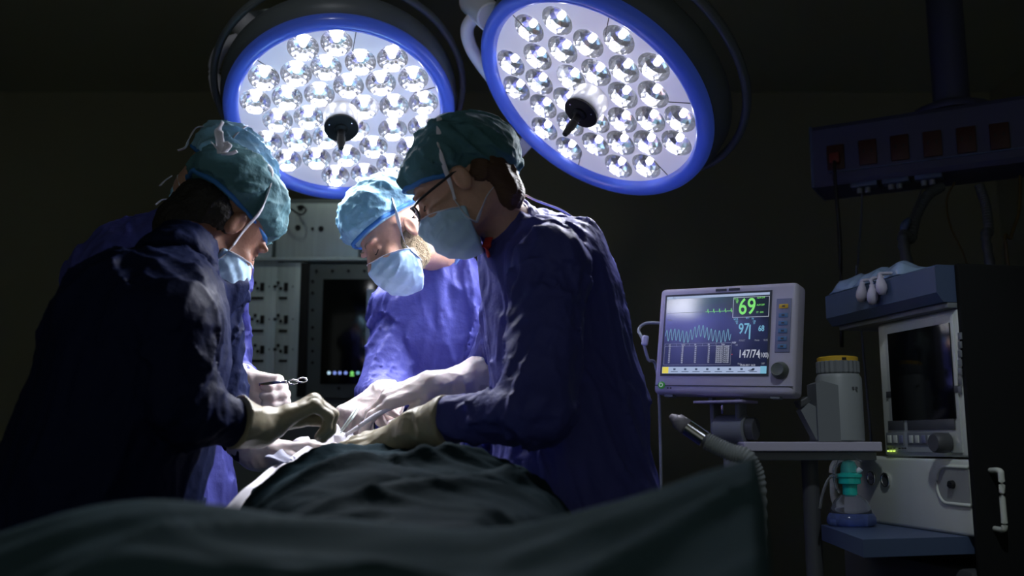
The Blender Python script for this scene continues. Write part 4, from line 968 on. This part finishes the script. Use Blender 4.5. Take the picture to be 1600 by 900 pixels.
# ================================================================ anaesthesia machine
MO = Vector((.944, 2.0, 0)); ang = math.atan2(-.98, .2)
ux = Vector((math.cos(ang), math.sin(ang), 0)); uy = Vector((-math.sin(ang), math.cos(ang), 0))
am = thing('anaesthesia_machine', 'cream and grey anaesthesia machine with a dark screen and blue top tray', 'anaesthesia machine', MO, ang)
def fpt(px, py, off=0.0):     # point on the front face plane (off: towards the viewer), in the machine's own axes
    d = at(px, py, 1.0) - CAM; q = MO - uy * off; t = (q - CAM).dot(uy) / d.dot(uy); p = CAM + d * t - MO
    return Vector((p.dot(ux), p.dot(uy), p.z))
def zpt(px, py, z):
    d = at(px, py, 1.0) - CAM; p = CAM + d * ((z - CAM.z) / d.z) - MO; return Vector((p.dot(ux), p.dot(uy), p.z))
def fbox(name, px0, py0, px1, py1, m, proud=.0, depth=.004, parent=None, bev=.001):
    a = fpt(px0, py0, proud); b = fpt(px1, py1, proud)
    return box(name, ((a.x + b.x) / 2, a.y + depth / 2, (a.z + b.z) / 2), (abs(a.x - b.x), depth, abs(a.z - b.z)), M[m] if isinstance(m, str) else m, parent or am, bev=bev)
zmid = fpt(1440, 713).z; zbot = fpt(1440, 828).z; ztop = fpt(1440, 494).z
XL = fpt(1376, 600).x
box('side_panel', (-.006, .349, (fpt(1502, 411).z + .004) / 2 + .015), (.014, .70, fpt(1502, 411).z - .03), M['cream_shaded'], am, bev=.004)  # carried up past the tray end so this side stays dark
bm = bmesh.new(); bx(bm, ((XL + 0) / 2 - .006, .16, (zmid + ztop) / 2), (-XL - .012, .32, ztop - zmid)); up_blk = fin('screen_unit', bm, M['cream'], am, bev=.006, seg=3, autos=40)
bm = bmesh.new(); bx(bm, (-.262, .17, (zmid + zbot) / 2 - .002), (.50, .34, zmid - zbot - .004)); low_blk = fin('control_block', bm, M['cream'], am, bev=.008, seg=3, autos=40)
box('rear_housing', (-.2, .48, .75), (.38, .32, 1.40), M['cream_shaded'], am, bev=.01)
box('cabinet_base', (-.26, .22, .46), (.49, .46, .80), M['greyd'], am, bev=.01)
for xx in (-.46, -.06):
    for yy in (.03, .40): 
        bm = bmesh.new(); cylbm(bm, (xx - .015, yy, .03), (xx + .015, yy, .03), .03); fin('castor', bm, M['black'], am, autos=40)
# screen unit details
fr2 = fbox('front_bezel', 1381, 512, 1504, 708, mat('bezel_grey_cream', (.56, .60, .55), .5), .003, .006, am, .002)
fbox('dark_screen', 1386, 522, 1493, 654, 'glassb', .006, .004, fr2)
def frect(px0, py0, px1, py1, m, nm, p=.0055): return fbox(nm, px0, py0, px1, py1, m, p, .003, fr2, .0006)
frect(1387, 658, 1412, 672, 'greyd', 'display_strip'); frect(1417, 657, 1492, 671, 'greyd', 'display_strip')
frect(1384, 676, 1412, 696, 'greyp', 'key_panel'); frect(1417, 676, 1483, 696, 'greyp', 'key_panel')
for i, xx in enumerate((1389, 1398, 1407, 1422.5, 1432, 1442, 1452, 1462.5, 1473)): frect(xx - 3, 680, xx + 3, 692, 'casing2' if i in (2, 5, 7) else 'cream', 'key', .008)
for i in range(7): frect(1496, 520 + i * 14, 1502, 530 + i * 14, 'greyp', 'side_key')
fbox('groove', 1384, 612, 1499, 613, 'greyd', .0045, .002, fr2)
for xx in (1387, 1391.5, 1396): frect(xx - 1.2, 703.5, xx + 1.2, 706, 'g_led', 'status_light', .0065)
frect(1477, 704, 1479.5, 706.5, 'g_led', 'status_light', .0065)
for xx in (1387, 1391, 1396, 1404, 1409, 1413, 1473, 1478): frect(xx - 1, 699.5, xx + 1.4, 701, 'black', 'caption', .0065)
k_ = fpt(1486, 692, .0); bm = bmesh.new(); lathe(bm, [(.021, 0), (.022, .012), (.021, .030), (.018, .034), (0, .034)], 32, Matrix.Translation((k_.x - .004, -.006, k_.z)) @ Matrix.Rotation(math.pi / 2, 4, 'X')); kn_ = fin('rotary_knob', bm, M['greyd'], am, autos=40)
# control block details
for (xx, yy, mm) in ((1364, 747, 'tie'), (1386, 750, 'greyp')):
    c = fpt(xx, yy); bm = bmesh.new(); lathe(bm, [(.0125, -.004), (.0165, 0), (.0175, .004), (.0150, .006), (.0140, .002)], 32, Matrix.Translation((c.x, -.002, c.z)) @ Matrix.Rotation(math.pi / 2, 4, 'X')); gg = fin('gauge_rim', bm, M['chrome'], am, smooth=True)
    bm = bmesh.new(); lathe(bm, [(.0145, .002), (0, .002)], 28, Matrix.Translation((c.x, -.002, c.z)) @ Matrix.Rotation(math.pi / 2, 4, 'X')); fin('gauge_face', bm, M['casing'] if mm == 'tie' else M['greyd'], gg)
    if mm == 'tie':
        text('gauge_mark', 'O2+', .010, M['black'], gg, (c.x, -.0045, c.z - .0035), align='CENTER')
# handle pocket: flat patch, darkened to stand in for the recess shade
a = fpt(1463, 728); b = fpt(1518, 790); cx_, cz_ = (a.x + b.x) / 2, (a.z + b.z) / 2; hw_, hh_ = abs(a.x - b.x) / 2, abs(a.z - b.z) / 2
outl = [(b.x, cz_ + hh_)] + [(a.x + hh_ * .8 - hh_ * .8 * math.sin(t * math.pi / 12) , cz_ + hh_ * math.cos(t * math.pi / 12)) for t in range(13)] + [(b.x, cz_ - hh_)]
bm = bmesh.new(); tube(bm, [(p[0], -.002, p[1]) for p in outl], .0035, seg=8); fin('pocket_rim', bm, M['cream'], am, smooth=True)
bm = bmesh.new(); vs = [bm.verts.new((p[0], -.0006, p[1])) for p in outl]; bm.faces.new(vs); r_ = bmesh.ops.extrude_face_region(bm, geom=bm.faces[:]); bmesh.ops.translate(bm, vec=(0, -.0012, 0), verts=[v for v in r_['geom'] if isinstance(v, bmesh.types.BMVert)]); pk = fin('pocket', bm, mat('recess_shade_grey', (.30, .32, .29), .5), am)
c = fpt(1490, 757); bm = bmesh.new(); lathe(bm, [(.009, 0), (.008, .008), (0, .009)], 20, Matrix.Translation((c.x, -.002, c.z)) @ Matrix.Rotation(math.pi / 2, 4, 'X')); bx(bm, (c.x + .004, -.011, c.z - .002), (.014, .006, .005)); fin('key_switch', bm, M['black'], am)
# blue top tray
t0 = fpt(1300, 489); zt0 = fpt(1502, 411).z; zt1 = fpt(1504, 470).z; XT = fpt(1299, 489, .03).x
bm = bmesh.new(); prism(bm, [(-.014, -.03, zt1), (-.014, -.045, zt1 + .02), (-.014, -.045, zt0 - .004), (-.014, -.04, zt0), (-.014, .30, zt0), (-.014, .30, zt1)], (XT + .014, 0, 0)); fin('top_tray', bm, M['bluep'], am, bev=.003)
box('tray_underside', (XT / 2, .13, zt1 - .006), (-XT - .03, .30, .012), M['greyp'], am, bev=.002)
zt2 = fpt(1376, 517).z
box('top_spacer', (XL / 2 - .006, .16, (ztop + zt1) / 2 - .004), (-XL - .014, .30, max(.02, zt1 - ztop)), M['cream'], am)
# blue work shelf
ZS = zpt(1523, 836, zbot).z; sh_pts = [zpt(1523, 838, zbot), zpt(1348, 843, zbot), zpt(1283, 820, zbot)]
far = Vector((sh_pts[2].x - .02, .05, zbot)); near = Vector((0, .05, zbot)); sh_pts[0].x = min(sh_pts[0].x, .0)
bm = bmesh.new(); prism(bm, [sh_pts[0], sh_pts[1], sh_pts[2], far, near], (0, 0, -.035)); shf = fin('work_shelf', bm, M['bluep'], am, bev=.003)
# handles
c = fpt(1334, 716, .0); d = fpt(1334, 800, .0)
hxL = -.505
tubeo('loop_handle', [(hxL + .01, .05, c.z - .004), (hxL - .045, .03, c.z - .004), (hxL - .075, .02, c.z - .025), (hxL - .078, .02, (c.z + d.z) / 2), (hxL - .075, .02, d.z + .02), (hxL - .045, .03, d.z), (hxL + .01, .05, d.z)], .0105, M['cream'], am, n=40, seg=14)
def spt(px, py):     # on the near side panel
    d = at(px, py, 1.0) - CAM; q = MO; t = (q - CAM).dot(ux) / d.dot(ux); p = CAM + d * t - MO; return Vector((p.dot(ux), p.dot(uy), p.z))
a, b = spt(1547, 735), spt(1549, 826)
tubeo('side_handle', [(.0, a.y, a.z), (.028, a.y, a.z), (.032, a.y, a.z - .012), (.030, a.y, (a.z + b.z) / 2), (.030, a.y, b.z + .01), (.024, a.y, b.z), (0, a.y, b.z)],   .0062, M['cream'], am, n=40, seg=12, flat=.9)
# bracket column between shelf and screen unit
box('bracket_column', (XL - .030, .10, zmid + .13), (.05, .06, .26), M['greyd'], am, bev=.004)
box('bracket_clamp', (XL - .028, .06, zmid + .20), (.045, .05, .03), M['greyp'], am, bev=.004); box('bracket_clamp', (XL - .028, .06, zmid + .06), (.045, .05, .03), M['greyp'], am, bev=.004)
box('paper_label', (XL - .022, .064, zmid + .135), (.026, .002, .034), M['tie'], am)
for i in range(5): box('label_print', (XL - .022, .0625, zmid + .147 - i * .006), (.018, .001, .002), M['greyd'], am)
box('lever', (XL - .04, .05, zmid + .255), (.020, .02, .05), M['greyd'], am, bev=.004)

# grey shelf with the vaporiser
zsh = at(1200, 695, 2.3).z
gs = thing('side_shelf', 'narrow grey shelf arm between the monitor and the anaesthesia machine', 'shelf', (at(1255, 700, 2.34).x, 2.34, zsh))
a = at(1146, 690, 2.36); b = at(1358, 700, 2.34); Lw = b.x - a.x
bm = bmesh.new(); bx(bm, (0, 0, -.004), (Lw, .16, .022)); fin('shelf_board', bm, M['casing'], gs, bev=.003)
bm = bmesh.new(); bx(bm, (.01, .01, -.026), (Lw - .03, .13, .02)); fin('shelf_rail', bm, M['greyp'], gs, bev=.003)
cyl('shelf_post', (.02, .02, -zsh + .001), (.02, .02, -.03), .02, M['greyd'], gs)
vz = thing('vaporiser', 'grey anaesthetic vaporiser canister with a ribbed collar and yellow dial', 'vaporiser', (at(1327, 700, 2.26).x, 2.31, zsh + .0075))
sc2 = 2.31 / 1500
h1 = at(1318, 585, 2.31).z - zsh - .008; h2 = at(1318, 558, 2.31).z - zsh - .008
bm = bmesh.new(); lathe(bm, [(0, 0), (.050, 0), (.053, .003), (.053, h1 - .010), (.048, h1), (0, h1)], 40); fin('canister_body', bm, mat('vaporiser_grey', (.30, .33, .33), .45), vz, autos=40)
bm = bmesh.new(); prof = [(.046, h1), (.049, h1 + .004), (.049, h2 - .012), (.046, h2 - .010)]
n = 48; rg = [[bm.verts.new(((r + (.0012 if i % 2 else -.0012)) * math.cos(2 * math.pi * i / n), (r + (.0012 if i % 2 else -.0012)) * math.sin(2 * math.pi * i / n), z)) for i in range(n)] for r, z in prof]
for k in range(3):
    for i in range(n): bm.faces.new((rg[k][i], rg[k][(i + 1) % n], rg[k + 1][(i + 1) % n], rg[k + 1][i]))
fin('ribbed_collar', bm, M['greyp'], vz)
bm = bmesh.new(); lathe(bm, [(.047, h2 - .013), (.0475, h2 - .002), (.044, h2), (.03, h2 + .002), (.024, h2 + .002), (0, h2 + .002)], 40); yd = fin('yellow_dial', bm, M['yellow'], vz, autos=40)
box('dial_mark', (.0, -.0468, h2 - .007), (.010, .003, .006), M['black'], yd)
fin('side_block', (lambda bm: (prism(bm, [(-.070, -.05, .0), (-.018, -.05, .0), (-.018, -.05, h1 - .028), (-.055, -.05, h1 - .018), (-.070, -.05, h1 - .024)], (0, .07, 0)), bm)[1])(bmesh.new()), M['greyp'], vz, bev=.003)
fin('filler_spout', (lambda bm: (prism(bm, [(-.068, -.04, .006), (-.072, -.04, .004), (-.105, -.04, .072), (-.086, -.04, .090), (-.068, -.04, .08)], (0, .04, 0)), bm)[1])(bmesh.new()), M['greyp'], vz, bev=.003)
fin('filler_cap', (lambda bm: (bx(bm, (-.095, -.02, .092), (.030, .034, .018), Matrix.Rotation(-.45, 3, 'Y')), bm)[1])(bmesh.new()), M['greyd'], vz, bev=.004)
for xx in (.006, .014): box('print_mark', (xx + .01, -.0522, h1 - .035), (.005, .001, .006), M['greyd'], vz)

# breathing mask standing on the blue work shelf
pm = zpt(1331, 822, zbot); pw = MO + ux * pm.x + uy * pm.y; pw.z = zbot + .001
bmk = thing('breathing_mask', 'clear breathing mask with a teal green valve on the blue shelf', 'breathing mask', pw)
k_ = (pw.y / 1500)
bm = bmesh.new(); lathe(bm, [(.030, .002), (.050, 0), (.056, .006), (.056, .018), (.050, .028), (.042, .030), (.036, .024), (.030, .012), (.030, .002)], 40); bmesh.ops.scale(bm, vec=(1, .8, 1), verts=bm.verts); fin('cushion', bm, M['clearb'], bmk, smooth=True)
bm = bmesh.new(); lathe(bm, [(.048, .028), (.046, .040), (.038, .056), (.024, .068), (.015, .072)], 40); bmesh.ops.scale(bm, vec=(1, .8, 1), verts=bm.verts); dm = fin('dome', bm, M['clear'], bmk, smooth=True); s = dm.modifiers.new('s', 'SOLIDIFY'); s.thickness = .0018
bm = bmesh.new(); lathe(bm, [(.013, .066), (.0165, .070), (.0165, .092), (.019, .094), (.0255, .096), (.0255, .110), (.0285, .111), (.0285, .117), (.022, .119), (.016, .122), (.0155, .136), (.012, .144), (0, .146)], 36); fin('valve', bm, M['teal'], bmk, autos=35)
bm = bmesh.new(); lathe(bm, [(.019, .119), (.019, .134), (.014, .146), (0, .150)], 30); dm = fin('valve_cover', bm, M['clear'], bmk, smooth=True)
tubeo('side_port', [(-.014, 0, .116), (-.030, -.004, .113), (-.036, -.004, .112)], .0055, M['clear'], bmk, n=8, seg=12)
tubeo('side_port', [(.012, -.004, .123), (.020, -.010, .126), (.024, -.012, .130)], .006, M['tie'], bmk, n=6, seg=12)
tubeo('oxygen_line', [(-.034, -.004, .112), (-.050, -.01, .108), (-.066, -.02, .085), (-.074, -.02, .06), (-.078, -.02, .040)], .0032, M['clear'], bmk, n=30, seg=10)
tubeo('oxygen_line', [(-.030, .002, .08), (-.034, .006, .12), (-.018, .004, .158), (.004, .0, .165), (.022, -.004, .150), (.030, -.004, .146)], .0024, M['clear'], bmk, n=30, seg=10)
tubeo('oxygen_line', [(-.022, .004, .074), (-.030, .004, .090), (-.030, .008, .12), (-.022, .01, .140), (-.004, .012, .148)], .0035, M['clear'], bmk, n=30, seg=10)

# packets and white bulbs lying on the tray
def wp(x, y, z): return MO + ux * x + uy * y + Vector((0, 0, z))
random.seed(4)
film = mat('packet_film', (.45, .62, .85), .18, trans=.3)
for i, (px0, lab) in enumerate(((1345, 'clear plastic packet on the left end of the blue tray'), (1385, 'clear blue plastic packet in the middle of the blue tray'), (1422, 'flat blue plastic packet on the right of the blue tray'))):
    c = fpt(px0, 440, -.03); rows = []
    for a in range(14):
        for_ = []
        for b in range(12):
            u, v = a / 13 - .5, b / 11 - .5; bul = (1 - (2 * u) ** 4) * (1 - (2 * v) ** 4)
            for_.append(wp(c.x + u * .105, v * .10 + .02, zt0 + .004 + .045 * bul * (.75 + .25 * math.sin(a * .6 + i) * math.cos(b * .5)) + .002 * random.random()))
        rows.append(for_)
    o = grid('plastic_packet', rows, film, thick=.001); tag(o, lab, 'packet', 'plastic packets on the blue tray')
for i, (px0, py0, lab) in enumerate(((1346, 458, 'left one of three white rubber bulbs hanging over the tray edge'), (1363, 462, 'middle one of three white rubber bulbs hanging over the tray edge'), (1377, 447, 'right one of three white rubber bulbs hanging over the tray edge'))):
    c = fpt(px0, py0, .058); cw = wp(c.x, c.y, c.z); 
    bl = thing('rubber_bulb', lab, 'rubber bulb', cw, ang, 'rubber bulbs on the tray edge')
    bm = bmesh.new(); lathe(bm, [(0, -.022), (.008, -.019), (.0125, -.008), (.0125, .002), (.009, .014), (.006, .020), (.006, .026), (0, .027)], 20, Matrix.Rotation(.25 - .2 * i, 4, 'Y')); fin('bulb', bm, M['casing'], bl, smooth=True)
    tubeo('neck_tube', [(.004 - .004 * i, 0, .024), (.006 - .006 * i, .004, max(.03, zt0 - c.z + .006)), (.01 - .006 * i, .05, max(.032, zt0 - c.z + .008))], .004, M['casing'], bl, n=12, seg=8)

# ================================================================ ceiling pendant with sockets
A_, B_ = at(1270, 245, 3.05), at(1640, 205, 2.72); dx_ = (B_ - A_); dx_.z = 0; Lp = dx_.length; rzp = math.atan2(dx_.y, dx_.x)
pd = thing('ceiling_pendant', 'dark ceiling pendant boom with red-brown sockets at the top right', 'ceiling pendant', (A_.x, A_.y, A_.z), rzp)
zc = .0; hh = .205
bm = bmesh.new(); prism(bm, [(0, 0, -hh / 2 + .015), (0, .01, -hh / 2), (0, .20, -hh / 2), (0, .20, hh / 2), (0, .01, hh / 2), (0, .0, hh / 2 - .015)], (Lp + .1, 0, 0)); fin('boom_box', bm, M['pendant'], pd, bev=.004)
box('end_cap', (-.004, .10, 0), (.010, .20, hh + .004), M['bluep'], pd, bev=.003); box('lower_rail', (Lp / 2 + .05, -.003, -.062), (Lp, .006, .004), M['bluep'], pd)
un = Vector((math.cos(rzp), math.sin(rzp), 0)); nn_ = Vector((-math.sin(rzp), math.cos(rzp), 0))
def ppt(px, py):
    d = at(px, py, 1.0) - CAM; t = (Vector(pd.location) - CAM).dot(nn_) / d.dot(nn_); p = CAM + d * t - Vector(pd.location); return p.dot(un), p.z
for i, (xx, yy) in enumerate(((1306, 246), (1356, 238), (1406, 231), (1457, 225), (1510, 219), (1562, 213))):
    x_, z_ = ppt(xx, yy); so = box('socket', (x_, -.003, z_), (.054, .008, .082), M['socket'], pd, bev=.003)
    for q in (-.012, .012): box('socket_hole', (x_ + q, -.0075, z_ + .004), (.005, .001, .012), M['black'], so)
    if i == 0: 
        box('plug', (x_, -.018, z_ - .008), (.032, .03, .036), mat('plug_red', (.16, .02, .012), .5), so, bev=.006)
        tubeo('plug_cord', [(x_, -.03, z_ - .02), (x_, -.036, z_ - .08), (x_ + .003, -.03, z_ - .3), (x_ - .01, -.02, z_ - .62)], .006, M['black'], so, n=24)
for (a, b, yy) in ((1328, 1370, 292), (1378, 1420, 288), (1429, 1472, 281)):
    xa, za = ppt(a, yy + 2); xb, zb = ppt(b, yy); box('gas_outlet_strip', ((xa + xb) / 2, .03, -hh / 2 - .008), (xb - xa, .05, .014), M['bluep'], pd, bev=.002)
    for q in (.3, .6): cyl('gas_outlet', (xa + (xb - xa) * q, .03, -hh / 2 - .032), (xa + (xb - xa) * q, .03, -hh / 2 - .014), .009, M['greyp'], pd)
xc, _ = ppt(1482, 150)
cyl('boom_column', (xc, .12, hh / 2 + .03), (xc, .12, RZ - A_.z - .001), .055, M['pendant'], pd); bm = bmesh.new(); lathe(bm, [(.12, 0), (.12, .02), (.085, .035), (.055, .045)], 36, Matrix.Translation((xc, .12, hh / 2 + .001))); fin('column_flange', bm, M['pendant'], pd, smooth=True)
def hang(label, pts, r, m, name='hanging_cable', cat='cable', rib=False, group='cables hanging from the pendant'):
    P = smooth_pts(pts, 160 if rib else 40); bm = bmesh.new(); tube(bm, P, r, seg=10, rfun=(lambda t: r * (1 + .09 * math.sin(t * 160 * 1.4))) if rib else None)
    o = fin(name, bm, m, smooth=True); tag(o, label, cat, group); return o
hang('thin pale cable hanging straight from the left of the pendant', [at(1347, 302, 3.02), at(1346, 340, 3.0), at(1341, 410, 2.9), at(1342, 470, 2.9), Vector((1.10, 2.93, .6))], .0035, M['cable'])
hang('thick ribbed hose hanging bent under the middle of the pendant', [at(1470, 292, 2.93), at(1450, 305, 2.9), at(1432, 335, 2.85), at(1424, 370, 2.8), at(1420, 420, 2.75), Vector((1.35, 2.75, .7))], .016, M['cable'], 'ribbed_hose', 'hose', True)
hang('thin looping cable right of the ribbed hose under the pendant', [at(1492, 285, 2.9), at(1480, 310, 2.88), at(1484, 350, 2.85), at(1508, 405, 2.8), at(1520, 470, 2.8), Vector((1.42, 2.85, .7))], .003, M['cabley'])
hang('thick ribbed hose hanging at the right under the pendant', [at(1530, 290, 2.85), at(1540, 320, 2.83), at(1545, 360, 2.8), at(1548, 420, 2.75), Vector((1.50, 2.75, .7))], .014, M['cable'], 'ribbed_hose', 'hose', True)
hang('yellowish cable hanging at the right edge under the pendant', [at(1594, 275, 2.8), at(1592, 330, 2.75), at(1580, 370, 2.72), at(1576, 420, 2.7), Vector((1.56, 2.8, .7))], .005, M['cabley'])
sn = thing('blue_connector', 'small blue connector hanging beside the thick ribbed hose', 'connector', at(1415, 355, 2.8)); o0 = Vector(sn.location)
tubeo('connector_body', [L_(at(1410, 364, 2.8)), L_(at(1414, 352, 2.8)), L_(at(1421, 342, 2.8))], .010, M['bluep'], sn, n=8, rfun=lambda t: .007 + .006 * math.sin(t * 3.1)); tubeo('connector_cord', [L_(at(1421, 342, 2.8)), L_(at(1432, 318, 2.85)), L_(at(1440, 296, 2.9))], .003, M['cable'], sn, n=10)
# cables left of the monitor
hang('loop of pale cable behind the left edge of the patient monitor', [at(1035, 505, 2.50), at(1010, 505, 2.50), at(998, 515, 2.49), at(1004, 530, 2.47), at(1012, 560, 2.47), at(1030, 620, 2.50), Vector((.38, 2.55, .5))], .004, M['tube'], 'monitor_cable', group=None)
bm = bmesh.new(); bx(bm, (0, 0, 0), (.016, .014, .026), Matrix.Rotation(.2, 3, 'Y')); o = fin('cable_clip', bm, M['tie'], bev=.004); o.location = at(1008, 532, 2.455); tag(o, 'small white clip on the cable by the left edge of the monitor', 'clip')
bpy.context.view_layer.update()
